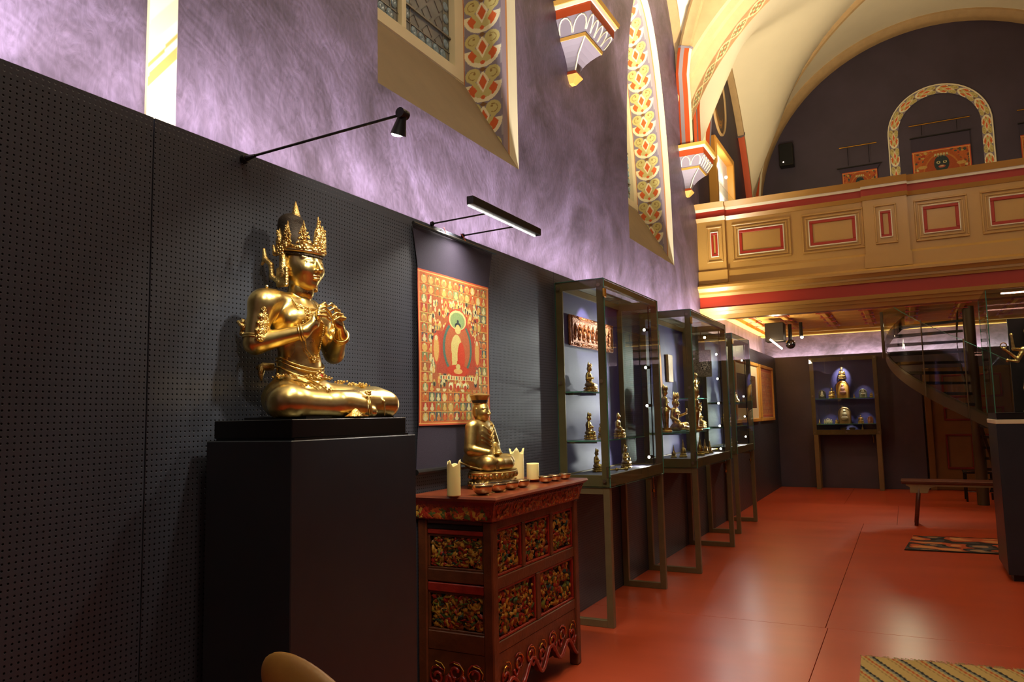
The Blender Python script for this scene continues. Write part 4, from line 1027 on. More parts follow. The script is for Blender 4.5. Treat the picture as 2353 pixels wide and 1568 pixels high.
# apron with scrolled lower edge
def apron(u0, u1, face):
    n = 40; top_ = [(u0+(u1-u0)*i/n, .30) for i in range(n+1)]; bot = []
    for i in range(n+1):
        t = i/n; s = abs(t-.5)*2; z = .145-.05*math.cos(s*PI*4)*(1-s*.4)-.055*s**3; bot.append((u0+(u1-u0)*t, z))
    b = B()
    for i in range(n):
        (a, z1), (c_, z2), (d_, z3), (e, z4) = bot[i], bot[i+1], top_[i+1], top_[i]
        if face == 'x': b.hexa([(cx1-.03, a, z1), (cx1-.03, c_, z2), (cx1-.03, d_, z3), (cx1-.03, e, z4), (cx1-.008, a, z1), (cx1-.008, c_, z2), (cx1-.008, d_, z3), (cx1-.008, e, z4)])
        else: b.hexa([(a, cy0+.03, z1), (c_, cy0+.03, z2), (d_, cy0+.03, z3), (e, cy0+.03, z4), (a, cy0+.008, z1), (c_, cy0+.008, z2), (d_, cy0+.008, z3), (e, cy0+.008, z4)])
    o = b.build('apron', CW, chest)
    # red edge roll and cloud scrolls
    r_ = B()
    if face == 'x': F_ = lambda u, z, d_: (cx1-.008+d_, u, z)
    else: F_ = lambda u, z, d_: (u, cy0+.008-d_, z)
    r_.tube([F_(u, z+.008, .004) for u, z in bot], .010, 6)
    k = 7 if face == 'x' else 3
    for i in range(k):
        uc = u0+(u1-u0)*(i+.5)/k; zc = .205-.02*math.cos(i*2.1); sg = 1 if i % 2 else -1
        r_.tube([F_(uc+sg*(.012+.034*t/14)*math.cos(t*.62), zc+(.012+.034*t/14)*math.sin(t*.62), .004) for t in range(15)], [.009-.0004*t for t in range(15)], 6)
        r_.tube([F_(uc-sg*.05*t/8, zc-.02-.035*math.sin(t/8*PI), .004) for t in range(9)], .007, 6)
    r_.build('cloud_scroll', CR, o, smooth=True)
    for i in range(k):
        g_ = B(); uc = u0+(u1-u0)*(i+.5)/k; g_.tube([F_(uc+(.02+.03*t/10)*math.cos(t*.7+1), .215+(.018+.02*t/10)*math.sin(t*.7+1), .007) for t in range(11)], .0028, 5)
        g_.build('gilt_line', BRASS, o)
apron(ya, yb, 'x'); apron(cx0+.05, cx1-.05, 'y')
# near (short) face
def flat2(name, x0, x1, z0, z1, m, c=.004): return B().box(x0, x1, cy0+.006, cy0+.032, z0, z1, c).build(name, m, chest)
xa, xb = cx0+.05, cx1-.05
for z0, z1, m in ((.865, .885, CW), (.818, .84, CR), (.605, .66, CW), (.56, .60, CR), (.30, .385, CW)): flat2('rail', xa, xb, z0, z1, m)
flat2('rail', xa, xb, .84, .865, CD)
for z0, z1 in ((.66, .818), (.385, .56)):
    gr = B().box(xa, xb, cy0+.03, cy0+.05, z0, z1).build('panel_ground', CD, chest)
    fr = B(); t = .01
    for q in ((xa, xb, z0, z0+t), (xa, xb, z1-t, z1), (xb-t, xb, z0+t, z1-t), (xa, xa+t, z0+t, z1-t)): fr.box(q[0], q[1], cy0+.012, cy0+.03, q[2], q[3], .002)
    fr.build('panel_frame', CW, chest)
    relief(gr, (xa+t, cy0+.029, z0+t), (1, 0, 0), (0, 0, 1), (0, -1, 0), xb-xa-2*t, z1-z0-2*t, 270, int(z0*50), 'carved_flowers', PAL, big=.042, depth=.017)
# cornice and top
b = B(); Q = [(.0, .887), (.008, .887), (.022, .96), (.022, .972), (.045, .985), (.048, .998), (0, .998)]
def ring(o, z): return [(cx0, cy0-o, z), (cx1+o, cy0-o, z), (cx1+o, cy1+o, z), (cx0, cy1+o, z)]
def band(name, prof, m):
    b = B(); vs = []
    for o_, z in prof: vs += ring(o_, z)
    fs = [(i*4+k, i*4+(k+1) % 4, (i+1)*4+(k+1) % 4, (i+1)*4+k) for i in range(len(prof)-1) for k in range(4)]+[(3, 2, 1, 0), tuple(len(prof)*4-4+k for k in range(4))]
    return b.add(vs, fs).build(name, m, chest)
fz = band('frieze', [(.006, .885), (.024, .958)], mat('frieze_red_gold', '8c3210', .38, var=.5, vs_=60, bump=.6, bs=120, coat=.2))
relief(fz, (cx0, cy0-.016, .892), (1, 0, 0), (0, -.0, 1), (0, -1, 0), cx1-cx0, .062, 90, 5, 'carved_tendrils', ['a8301a', 'b5541c', 'c08a34', '8a2a12', '55602c'], big=.05, depth=.006)
relief(fz, (cx1+.0165, cy0-.01, .892), (0, 1, 0), (.08, 0, .96), (1, 0, 0), cy1-cy0+.02, .062, 330, 6, 'carved_tendrils', ['9a3414', 'b5541c', 'a8642a', '8a3414', '6a3a18'], big=.022, depth=.004)
band('dentil', [(.026, .958), (.030, .974)], CR)
tp = band('top_board', [(.036, .974), (.05, .988), (.045, .9985), (.03, 1.0)], mat('chest_top_lacquer', '7d3a1e', .3, var=.3, vs_=8, coat=.3))
b = B()
for k in range(46): y = cy0-.02+k*.0222; b.tube([(cx1+.031, y, .960), (cx1+.036, y+.008, .967), (cx1+.033, y+.016, .973)], .003, 4)
b.build('beading', CW, tp, kind='stuff')
# ------------------------------------------------------------ candles and offering bowls
WAX = mat('ivory_wax', 'f4e29a', .45, var=.04, vs_=8, sub=.35)
def candle(x, y, r, h, label, crown, seed, z=1.0):
    rs = random.Random(seed); n = 28
    T_ = thing('pillar_candle', label, 'candle', (x, y, z), group=None)
    prof = [(r*.98, 0), (r, .004), (r*1.0, h*.5), (r*.985, h*.93)]
    b = B(); vs = []; rim = []
    for k in range(n):
        a = 2*PI*k/n; hh = h
        if crown:
            hh = h*(.90+.035*math.sin(3*a+seed))
            for ac in crown: d_ = abs((a-ac+PI) % (2*PI)-PI); hh += .026*max(0, 1-d_/.42)
        rim.append(hh)
    for i, (rr, zz) in enumerate(prof):
        for k in range(n): a = 2*PI*k/n; vs.append((x+rr*math.cos(a), y+rr*math.sin(a), z+min(zz, rim[k]*.97)))
    for k in range(n): a = 2*PI*k/n; fl_ = 1.0+(.12 if crown and rim[k] > h*.96 else -.03); vs.append((x+r*fl_*math.cos(a), y+r*fl_*math.sin(a), z+rim[k]))
    for k in range(n): a = 2*PI*k/n; vs.append((x+r*(.86)*math.cos(a), y+r*.86*math.sin(a), z+rim[k]-.004))
    for k in range(n): a = 2*PI*k/n; vs.append((x+r*.8*math.cos(a), y+r*.8*math.sin(a), z+h*(.80 if crown else .955)))
    vs.append((x, y, z+h*(.79 if crown else .95))); m_ = 7
    fs = [(i*n+k, i*n+(k+1) % n, (i+1)*n+(k+1) % n, (i+1)*n+k) for i in range(m_-1) for k in range(n)]+[tuple(range(n-1, -1, -1))]+[((m_-1)*n+k, (m_-1)*n+(k+1) % n, m_*n) for k in range(n)]
    b.add(vs, fs).build('wax_body', WAX, T_, smooth=True)
    b = B(); b.tube([(x, y, z+h*.78), (x+.002, y, z+h*.86)], .0015, 5); b.build('wick', BLACK, T_)
candle(.24, 2.957, .031, .155, 'ivory pillar candle with a spiky molten rim, beside the pedestal on the chest', [PI*.05, PI*.95, PI*1.5], 2)
candle(.10, 3.86, .040, .165, 'tall ivory pillar candle with a torn rim, behind the seated bronze lama', [PI*.25, PI*1.1, PI*1.65, PI*.7], 5)
dish = B().lathe([(.0, 0), (.034, 0), (.042, .014), (.044, .014), (.044, .017), (.030, .012), (0, .012)], (.275, 3.705, 1.0), 20).build('candle_dish', mat('copper_dish', '9a4a1e', .3, metal=.8), None, smooth=True, at=(.275, 3.705, 1.0), label='shallow copper dish under the short candle on the chest', cat='dish')
candle(.275, 3.705, .0335, .088, 'short smooth ivory candle standing in a copper dish', None, 9, z=1.0125)
COPPER = mat('worn_silvered_copper', 'd0aa78', .24, metal=1, var=.25, vs_=30); SILV = mat('silver_inside', 'ddd2c0', .16, metal=1)
def bowl():
    R = thing('offering_bowl', 'x', 'bowl', (0, 0, 0), group='small metal offering bowls in a row on the chest')
    B().lathe([(.012, 0), (.026, .003), (.038, .014), (.045, .032), (.0485, .044)], n=24).build('bowl_outside', COPPER, R, smooth=True)
    B().lathe([(.0485, .044), (.0465, .0445), (.042, .030), (.032, .015), (.014, .007), (0, .006)], n=24).build('bowl_inside', SILV, R, smooth=True)
    B().lathe([(0, .036), (.0435, .036)], n=24).build('water', glassmat('water', (.95, .96, .95), .08), R)
    return R
bp_ = bowl(); spots = [(.345, 3.035, 1.06), (.352, 3.165, .97), (.357, 3.285, .92), (.361, 3.40, .88), (.368, 3.665, .80), (.372, 3.775, .76), (.376, 3.90, .74)]
labs = ['nearest metal offering bowl, at the near corner of the chest', 'second metal offering bowl from the near corner of the chest', 'third metal offering bowl from the near corner of the chest', 'fourth offering bowl, last one left of the short candle', 'metal offering bowl just right of the short candle', 'next to last offering bowl at the far end of the chest', 'farthest metal offering bowl, at the far end of the chest']
for i, (x, y, s_) in enumerate(spots): put(bp_, (x, y, 1.0005), labs[i], s=s_, first=(i == 0))
# ------------------------------------------------------------ bench, rugs, stool, chair in front
BW = mat('dark_bench_wood', '5a2a14', .4, var=.3, vs_=10, stretch=(1, 8, 8)); PALEW = mat('pale_worn_wood', '8f7a50', .5, var=.15, vs_=8)
bn = thing('wooden_bench', 'long dark wooden bench with splayed round legs and pale brackets', 'bench', (2.6, 10.2, 0))
B().box(1.97, 3.45, 10.04, 10.36, .478, .515, .008).build('seat', BW, bn)
for x in (2.16, 3.26):
    for y in (10.085, 10.315):
        dx = -.06 if x < 2.7 else .06; dy = -.02 if y < 10.2 else .02
        B().tube([(x+dx, y+dy, 0), (x+dx*.5, y+dy*.5, .24), (x, y, .48)], [.020, .023, .021], 12).build('leg', BW, bn, smooth=True)
for y in (10.07, 10.33):
    b = B(); pr = [(2.02, .478), (3.40, .478), (3.40, .46), (3.36, .44), (3.36, .375), (3.18, .375), (3.16, .43), (3.10, .452), (2.32, .452), (2.26, .43), (2.24, .375), (2.06, .375), (2.06, .44), (2.02, .46)]
    b.prism([(a, z) for a, z in pr], 1, y-.008, y+.008); b.build('apron_bracket', PALEW, bn)
def rug(name, label, quad, canvas, thick=.008, fr=False):
    R = thing(name, label, 'rug', tuple(Vector((quad[0][0], quad[0][1], .001))))
    q = [Vector((*p, 0)) for p in quad]
    def f(u, v, zz): return [q[0][k]*(1-u)*(1-v)+q[1][k]*u*(1-v)+q[2][k]*u*v+q[3][k]*(1-u)*v for k in (0, 1)]
    painted('pile', lambda u, v: (f(u, v, 0)[0], f(u, v, 0)[1], .001+thick+.0015*np.sin(u*40)*np.sin(v*33)), canvas, colmat(name+'_wool', .95, bump=.5, bs=250), R)
    b = B(); P4 = [(a.x, a.y) for a in q]; b.prism(P4, 2, .001, thick-.0015); b.build('backing', mat(name+'_edge', '2a2018', .9), R); return R
rs = np.random.RandomState(11); cv = np.zeros((90, 150, 3)); V, U = np.meshgrid(np.linspace(0, 1, 90), np.linspace(0, 1, 150), indexing='ij')
fld = np.zeros_like(U)
for k in range(26): a, b_, p1, p2 = rs.uniform(-20, 20), rs.uniform(-24, 24), rs.rand()*6, rs.rand(); fld += np.sin(a*U+b_*V+p1+1.5*np.sin(9*V+p2*6))*p2
cv[:] = lin2('2a2422'); cv[fld > .3] = lin2('b5532e'); cv[fld > 2.2] = lin2('c98a56'); cv[(fld < -1.5)] = lin2('4a4d50'); cv[(fld < -3.2)] = lin2('a37e5c'); cv[:4] = cv[-4:] = lin2('1a1614')
rug('patterned_rug', 'small dark rug with orange and blue animal pattern before the bench', [(1.978, 8.29), (3.05, 8.36), (3.08, 9.30), (2.06, 9.22)], cv)
V, U = np.meshgrid(np.linspace(0, 1, 230), np.linspace(0, 1, 380), indexing='ij'); cv = np.zeros((230, 380, 3)); cv[:] = lin2('c8a964')
ph = ((U*1.555+V*.42)/.136) % 1; wv = .018*np.sign(np.sin(V*150))
for a, w_, c_ in ((.20, .045, 'c05f28'), (.40, .05, '8f9078'), (.50, .055, '2b2d2c'), (.02, .03, 'a4854a')): cv[abs((ph+wv-a+.5) % 1-.5) < w_] = lin2(c_)
rg = rug('striped_rug', 'cream woven rug with slanting orange and black stripes and a frayed end', [(1.80, 3.75), (3.35, 3.85), (3.33, 4.83), (1.775, 4.675)], cv)
b = B(); rr = random.Random(3)
for k in range(230):
    t = rr.random(); x = 1.775+1.555*t; y = 4.675+.155*t; a = rr.uniform(-1.2, 1.2); L = rr.uniform(.01, .045)
    b.tube([(x, y-.004, .007), (x+math.sin(a)*L*.5, y+math.cos(a)*L*.5, .012), (x+math.sin(a+.5)*L, y+math.cos(a+.5)*L, .004)], [.0018, .0014, .0008], 4)
b.build('fringe', mat('fringe_wool', 'b99b66', .9), rg, kind='stuff')
so = thing('low_stool', 'low black stool with chrome rails behind the bench by the door', 'stool', (2.95, 13.0, 0))
B().box(2.76, 3.14, 12.8, 13.2, .40, .43, .008).build('seat', BLACK, so); 
for x in (2.78, 3.12):
    for y in (12.82, 13.18): B().cyl((x, y, 0), (x, y, .4), .014, n=8).build('leg', BLACK, so)
B().box(2.80, 3.14, 12.79, 12.80, .425, .44).build('chrome_rail', CHROME, so); B().cyl((2.78, 12.82, .14), (3.12, 12.82, .14), .009, n=8).build('chrome_rail', CHROME, so)
# seat back close to the camera at the lower left
TAN = mat('tan_moulded_leather', 'a87c3a', .38, var=.2, vs_=7, bump=.15, bs=25, coat=.15)
ch = thing('side_chair', 'tan chair with a rounded shell back, only its top edge in view by the pedestal', 'chair', (1.02, 1.22, 0))
def sheet(name, pos, nu, nv, m, parent, th=.012):
    V, U = np.meshgrid(np.linspace(0, 1, nv), np.linspace(0, 1, nu), indexing='ij'); X, Y, Z = pos(U, V)
    b = B(); idx = lambda i, j: i*nu+j
    b.add(np.stack([X, Y, Z], -1).reshape(-1, 3), [(idx(i, j), idx(i, j+1), idx(i+1, j+1), idx(i+1, j)) for i in range(nv-1) for j in range(nu-1)])
    o = b.build(name, m, parent, smooth=True); md = o.modifiers.new('thick', 'SOLIDIFY'); md.thickness = th; md.offset = 0; return o
F_ = Field((.80, 1.08, .50), (1.30, 1.32, .95), .006); ca, sa = math.cos(math.radians(33)), math.sin(math.radians(33))
F_.ell((1.035, 1.2, .752), (.20, .032, .085), .01, R=[[ca, 0, sa], [0, 1, 0], [-sa, 0, ca]]); F_.mesh('backrest', TAN, ch)
B().tube([(1.03, 1.2, .70), (1.02, 1.22, .55), (.98, 1.20, .44)], [.02, .022, .02], 10).build('back_post', BLACK, ch)
sheet('seat', lambda u, v: (.74+.36*u, 1.30-.40*v+.0*u, .455-.02*np.sin(v*PI)-.03*v), 10, 10, TAN, ch)
for x, y in ((.78, 1.27), (1.06, 1.25), (.78, .93), (1.06, .93)): B().tube([(x, y, .45), (x+(x-.92)*.3, y+(y-1.1)*.2, 0)], [.013, .010], 8).build('leg', BLACK, ch)
# ------------------------------------------------------------ pictures near the far end of the left wall
def picture(y0, y1, z0, z1, label, art, mcol):
    R = thing('framed_picture', label, 'picture', (.0, (y0+y1)/2, z0), group=None); t = .05
    b = B()
    for q in ((y0, y1, z0, z0+t), (y0, y1, z1-t, z1), (y0, y0+t, z0+t, z1-t), (y1-t, y1, z0+t, z1-t)): b.box(.001, .045, q[0], q[1], q[2], q[3], .006)
    b.build('frame', GOLDPAINT, R); B().box(.001, .02, y0+t, y1-t, z0+t, z1-t).build('mat_board', mcol, R)
    m_ = .16 if art == 'a' else .02
    c = thangka('x', 60, 90, 9 if art == 'a' else 12, main=(art == 'a'))*(.45 if art == 'a' else .5)+(0 if art == 'a' else np.array([.42, .28, .24]))
    painted('artwork', lambda u, v: (.021+0*u, y0+t+m_+u*(y1-y0-2*t-2*m_), z0+t+m_+v*(z1-z0-2*t-2*m_)), c, COLP, R)
picture(10.55, 12.45, 1.2, 2.11, 'gilt-framed dark scroll with wide cream mount beyond the last glass case', 'a', CREAM)
picture(12.6, 13.9, 1.2, 2.11, 'gilt-framed pinkish picture, farthest on the left wall', 'b', mat('pink_mount', 'b98a76', .7))
spot('picture_spot', (1.1, 12.0, 2.6), (.0, 12.6, 1.6), 30, (1, .85, .65), 75, .8, .02)
# ------------------------------------------------------------ lamps under the gallery
u_ = thing('box_luminaire', 'black box lamp with a glowing white tube under the gallery ceiling', 'lamp', (.34, 12.2, 2.60))
B().box(.22, .5, 12.1, 12.35, 2.42, 2.71, .01).build('housing', BLACK, u_); B().tube([(.30, 12.05, 2.45), (.46, 12.42-.3, 2.30)], .012, 8).build('glow_tube', emis('tube_glow', (1, .72, .42), 60), u_)
point('tube_light', (.4, 12.0, 2.33), 10, (1, .75, .48), .04)
dm = thing('dome_camera', 'dark glossy dome camera hanging under the gallery ceiling', 'camera', (.55, 12.4, 2.45))
B().cyl((.55, 12.4, 2.70), (.55, 12.4, 2.45), .03, n=12).build('stem', BLACK, dm); B().sph((.55, 12.4, 2.39), .075, 16, 10).build('dome', mat('dome_black', '0c0c0e', .08, spec=1), dm, smooth=True)
sp_ = thing('ceiling_spotlight', 'small black ceiling spotlight beside the dome camera', 'lamp', (.69, 12.6, 2.5))
B().cyl((.69, 12.6, 2.74), (.69, 12.6, 2.52), .028, n=12).build('housing', BLACK, sp_); B().sph((.70, 12.6, 2.505), .024, 8, 6).build('bulb', emis('spot_glow', (1, .85, .6), 20), sp_)
for x, y, p in ((2.9, 11.0, 18), (4.4, 12.6, 22), (1.2, 12.6, 16)):
    spot('gallery_downlight', (x, y, 2.66), (x-.3, y+.5, 0), p, (1, .82, .6), 90, .7, .05)
# wedge of warm light at the near end of the gallery front
spot('gallery_uplight', (-.05, 9.05, 2.325), (.3, 9.9, 3.0), 45, (1, .86, .56), 110, .8, .008)
spot('floor_wash', (1.9, 13.2, 2.66), (1.4, 9.5, 0), 90, (1, .85, .62), 75, .8, .018)
# ------------------------------------------------------------ things above the gallery
spk = thing('loudspeaker', 'black box loudspeaker on the dark upper back wall', 'speaker', (.42, 14.4, 6.03))
B().box(.30, .55, 14.30, 14.49, 5.83, 6.25, .01).build('cabinet', BLACK, spk); B().box(.32, .53, 14.293, 14.30, 5.86, 6.23).build('grille', mat('grille', '0c0c0c', .8), spk); B().sph((.375, 14.29, 5.9), .012, 8, 5).build('badge_light', emis('tiny', (1, .7, .5), 6), spk)
def upper_thangka(x0, x1, z0, z1, zc, seed, label, wr, tap=.06):
    R = thing('hanging_scroll', label, 'scroll painting', ((x0+x1)/2, 14.47, z0), group=None)
    B().add([(x0, 14.47, z1), (x1, 14.47, z1), (x1+tap, 14.47, zc), (x0-tap, 14.47, zc), (x0, 14.462, z1), (x1, 14.462, z1), (x1+tap, 14.462, zc), (x0-tap, 14.462, zc)], [(0, 1, 2, 3), (4, 5, 6, 7), (0, 1, 5, 4), (1, 2, 6, 5), (2, 3, 7, 6), (3, 0, 4, 7)]).build('cloth_mount', CLOTH, R)
    painted('painting', lambda u, v: (x0+u*(x1-x0), 14.458+0*u, z0+v*(z1-z0)), thangka('u', 170, 290, seed, wrath=wr, main=False), THK, R)
    b = B(); b.cyl((x0-tap-.02, 14.455, zc), (x1+tap+.02, 14.455, zc), .012, n=6); b.build('top_rod', BLACK, R)
    ra = thing('picture_rail', 'thin brass rail with wires above the '+{0: 'smaller', 1: 'central', 2: 'right'}[seed % 3]+' upper thangka', 'rail', ((x0+x1)/2, 14.42, zc+.3), group=None)
    zr = zc+(.36 if seed % 3 == 0 else .21); B().cyl((x0-.02, 14.42, zr), (x1+.02, 14.42, zr), .010, n=6).build('rod', BRASS, ra)
    for f in (.2, .8): x = x0+(x1-x0)*f; B().tube([(x, 14.42, zr), (x, 14.43, (zr+zc)/2), (x, 14.435, zc+.03)], .004, 4).build('wire', BLACK, ra)
upper_thangka(1.335, 1.90, 4.3, 5.57, 5.66, 6, 'small red thangka half hidden behind the gallery rail, left', True)
upper_thangka(2.452, 3.32, 4.3, 5.745, 5.99, 7, 'large red thangka with a dark wrathful head under the painted arch', True, .0)
upper_thangka(4.02, 4.8, 4.3, 5.75, 5.95, 8, 'red thangka cut off at the right picture edge above the gallery', True, .0)
spot('upper_spot', (2.9, 10.6, 4.3), (2.9, 14.5, 4.9), 46, (1, .8, .62), 70, .9, .05)
# ------------------------------------------------------------ glass case on the pedestal at the right
rc = thing('display_pedestal', 'dark plinth with cream top edge and tall glass hood at the right', 'display case', (3.2, 7.45, 0))
B().box(2.705, 3.62, 7.10, 7.80, .05, 1.215, .003).build('plinth_body', PED, rc); B().box(2.74, 3.58, 7.13, 7.77, 0, .05).build('plinth_foot', BLACK, rc)
B().box(2.70, 3.625, 7.095, 7.805, 1.215, 1.249, .002).build('cream_edge', CREAM, rc); B().box(2.71, 3.615, 7.105, 7.795, 1.249, 1.30, .002).build('case_base', BLACK, rc)
for q in ((2.703, 3.62, 7.10, 7.108), (2.703, 3.62, 7.792, 7.80), (2.703, 2.711, 7.108, 7.792), (3.612, 3.62, 7.108, 7.792)):
    o = B().box(q[0], q[1], q[2], q[3], 1.30, 2.285).build('glass_side', [GLASS, GEDGE], rc)
    big = 1 if q[3]-q[2] < .1 else 0
    for p_ in o.data.polygons: p_.material_index = 0 if abs(p_.normal[big]) > .9 or abs(p_.normal[2]) > .9 and False else 1
B().box(2.703, 3.62, 7.10, 7.80, 2.285, 2.293).build('glass_top', GLASS, rc)
B().box(3.02, 3.05, 7.62, 7.72, 1.30, 2.05).box(2.90, 3.55, 7.70, 7.73, 1.30, 2.1).build('black_backing', BLACK, rc)
b = B(); b.tube([(2.82, 7.2, 2.262), (3.5, 7.2, 2.262)], .006, 6); b.build('reflection_streak', emis('pink_streak', (1, .45, .35), 14), rc)  # glowing line imitates a pink reflection in the glass hood
spot('case_lamp', (2.95, 7.18, 2.24), (3.02, 7.4, 1.7), 5, (1, .93, .85), 60, .6, .01)
# ------------------------------------------------------------ spiral stair
SDK = mat('dark_bronze_steel', '55472f', .4, metal=.3)
SC = Vector((2.95, 12.45)); R0 = 1.08
stair = thing('spiral_staircase', 'dark steel spiral staircase with curved glass balustrade up to the gallery', 'staircase', (SC.x, SC.y, 0))
B().cyl((SC.x, SC.y, 0), (SC.x, SC.y, 3.9), .075, n=20).build('centre_post', SDK, stair, smooth=35)
def hel(a, r, dz=0):   # a: degrees, 180 = left; z rises towards smaller angles (away from camera)
    z = 2.22-(a-180)/90*1.02; return (SC.x+r*math.cos(math.radians(a)), SC.y+r*math.sin(math.radians(a)), z+dz)
def hstrip(name, r, th, z0, z1, a0_, a1_, m, n=50):
    b = B(); vs = []
    for i in range(n+1):
        a = a0_+(a1_-a0_)*i/n
        for rr, dz in ((r, z0), (r+th, z0), (r+th, z1), (r, z1)): vs.append(hel(a, rr, dz))
    fs = [(i*4+k, i*4+(k+1) % 4, (i+1)*4+(k+1) % 4, (i+1)*4+k) for i in range(n) for k in range(4)]+[(3, 2, 1, 0), (n*4, n*4+1, n*4+2, n*4+3)]
    return b.add(vs, fs).build(name, m, stair, smooth=35)
hstrip('outer_stringer', R0, .012, -.09, .09, 138, 375, SDK)
hstrip('balustrade_glass', R0+.014, .008, .06, .92, 138, 350, GLASS)
hstrip('glass_top_edge', R0+.012, .012, .92, .926, 138, 350, GEDGE)
hstrip('inner_stringer', .16, .01, -.1, .08, 138, 375, SDK)
for i in range(17):
    a = 142+i*13.2; b = B(); vs = []
    for aa in (a, a+14.5):
        x, y, z = hel(a+7, .08); 
        for r_ in (.085, R0-.003): vs.append((SC.x+r_*math.cos(math.radians(aa)), SC.y+r_*math.sin(math.radians(aa)), z))
    z = vs[0][2]; b.hexa([vs[0], vs[1], vs[3], vs[2]]+[(x, y, z+.035) for x, y, _ in (vs[0], vs[1], vs[3], vs[2])]); b.build('tread', BLACK, stair)
for a in (184, 236, 262, 300, 345):
    x, y, z = hel(a, R0+.03); rb = .02 if a == 184 else .008; B().box(x-rb, x+rb, y-rb, y+rb, z-.08, z+.95, .003).build('baluster', SDK, stair)
# ------------------------------------------------------------ metals
def goldmat(name, c1, c2, rough, sc=5, bump=.1, bs=80):
    m, nt, b = newmat(name); tc = N(nt, 'ShaderNodeTexCoord'); n = N(nt, 'ShaderNodeTexNoise', i_Scale=sc, i_Detail=5, i_Roughness=.6)
    nt.links.new(tc.outputs['Object'], n.inputs['Vector']); r = N(nt, 'ShaderNodeValToRGB'); e = r.color_ramp.elements
    e[0].position = .32; e[0].color = (*lin(c1), 1); e[1].position = .62; e[1].color = (*lin(c2), 1); nt.links.new(n.outputs['Fac'], r.inputs[0]); nt.links.new(r.outputs[0], b.inputs['Base Color'])
    b.inputs['Metallic'].default_value = 1
    rr = N(nt, 'ShaderNodeMapRange', i_To_Min=rough*.8, i_To_Max=rough*1.4); nt.links.new(n.outputs['Fac'], rr.inputs[0]); nt.links.new(rr.outputs[0], b.inputs['Roughness'])
    n2 = N(nt, 'ShaderNodeTexNoise', i_Scale=bs, i_Detail=2); nt.links.new(tc.outputs['Object'], n2.inputs['Vector'])
    bp = N(nt, 'ShaderNodeBump', i_Strength=bump, i_Distance=.004); nt.links.new(n2.outputs['Fac'], bp.inputs['Height']); nt.links.new(bp.outputs[0], b.inputs['Normal']); return m
GILT = goldmat('fire_gilding', 'd8ae58', 'fce496', .26, 6, .10, 30); GILTR = goldmat('worked_gilding', 'b5823c', 'fbdc8c', .34, 40, .9, 160)
PATINA = goldmat('old_brass', '9a8144', 'd9bd76', .34, 7, .15, 60); PATDK = mat('dark_hair_patina', '40352a', .55, metal=.5, var=.3, vs_=30, bump=.3, bs=200)
SMALLG = goldmat('small_gilt', 'b48a3c', 'f0d48a', .28, 30, .4, 90)
def face(F, c, s=1.0, k=.006, lids=True):
    """c = head centre (f,l,h); s scales a head of ~.15 height; looks towards +f"""
    def P(f, l, h): return (c[0]+f*s, c[1]+l*s, c[2]+h*s)
    F.ell(c, (.068*s, .060*s, .080*s), .01*s)
    F.ell(P(.018, 0, -.035), (.049*s, .047*s, .048*s), .02*s)       # jaw
    F.ell(P(.046, 0, -.066), (.015*s, .017*s, .013*s), .014*s)      # chin
    for sg in (-1, 1):
        F.ell(P(.045, sg*.028, -.018), (.022*s, .022*s, .024*s), .016*s)   # cheeks
        F.cap(P(.0605, sg*.008, .018), P(.046, sg*.043, .020), .0055*s, .0045*s, .010*s)  # brows
        F.ell(P(.0545, sg*.024, .004), (.0115*s, .016*s, .0085*s), .005*s)   # lids
        if lids: F.cap(P(.067, sg*.013, -.001), P(.058, sg*.039, .000), .0014*s, .0012*s, .0025*s, 'sub')
    F.cap(P(.066, 0, .012), P(.084, 0, -.021), .0055*s, .0085*s, .006*s)   # nose
    for sg in (-1, 1): F.ell(P(.074, sg*.0095, -.0235), (.008*s, .006*s, .006*s), .004*s)
    F.ell(P(.066, 0, -.0405), (.0095*s, .017*s, .0042*s), .003*s); F.ell(P(.065, 0, -.049), (.010*s, .014*s, .0048*s), .003*s)
    F.cap(P(.077, -.015, -.0452), P(.077, .015, -.0452), .0011*s, None, .002*s, 'sub')
def ears(F, c, s=1.0, long=.05):
    for sg in (-1, 1):
        F.cap((c[0]-.012*s, c[1]+sg*.060*s, c[2]+.018*s), (c[0]-.006*s, c[1]+sg*.062*s, c[2]-long*s), .0085*s, .006*s, .005*s)
def fingers(F, base, dirs, r=.0062, k=.003):
    for pts in dirs: F.path([Vector(base)+Vector(p) for p in pts] if base else pts, [r*(1-.1*i) for i in range(len(pts))], k)
# ------------------------------------------------------------ large gilt bodhisattva
ST = thing('gilt_statue', 'large gilt seated bodhisattva with spiked crown, hands joined at the chest', 'statue', (.235, 2.07, 1.357))
O = (.235, 2.07, 1.357)
Fd = Field((-.26, -.34, 0), (.21, .36, .56), .0036)
Fd.ell((-.095, 0, .080), (.100, .125, .085), .03); Fd.ell((-.135, 0, .07), (.065, .12, .068), .03)
for sg, ky in ((-1, -.235), (1, .248)):
    Fd.cap((-.085, sg*.080, .072), (.055, ky*.93, .056), .068, .058, .03)
    Fd.ell((.065, ky*.90, .054), (.060, .056, .054), .02)
Fd.cap((.065, -.22, .052), (.125, .06, .040), .056, .040, .02); Fd.cap((.06, .24, .055), (.115, -.04, .050), .058, .046, .02)
Fd.cap((.095, .12, .052), (.105, .25, .050), .048, .050, .02)
Fd.cap((.12, .05, .03), (.14, .12, .022), .026, .02, .01)
Fd.ell((-.092, 0, .165), (.066, .092, .10), .03); Fd.ell((-.092, 0, .225), (.058, .080, .09), .03)
Fd.ell((-.10, -.008, .335), (.068, .112, .105), .035); Fd.cap((-.105, -.115, .418), (-.118, .070, .410), .040, None, .035)
for sg in (-1, 1): Fd.ell((-.055, sg*.058, .352), (.034, .058, .045), .03)
Fd.cap((-.105, 0, .43), (-.092, 0, .50), .041, .036, .018)
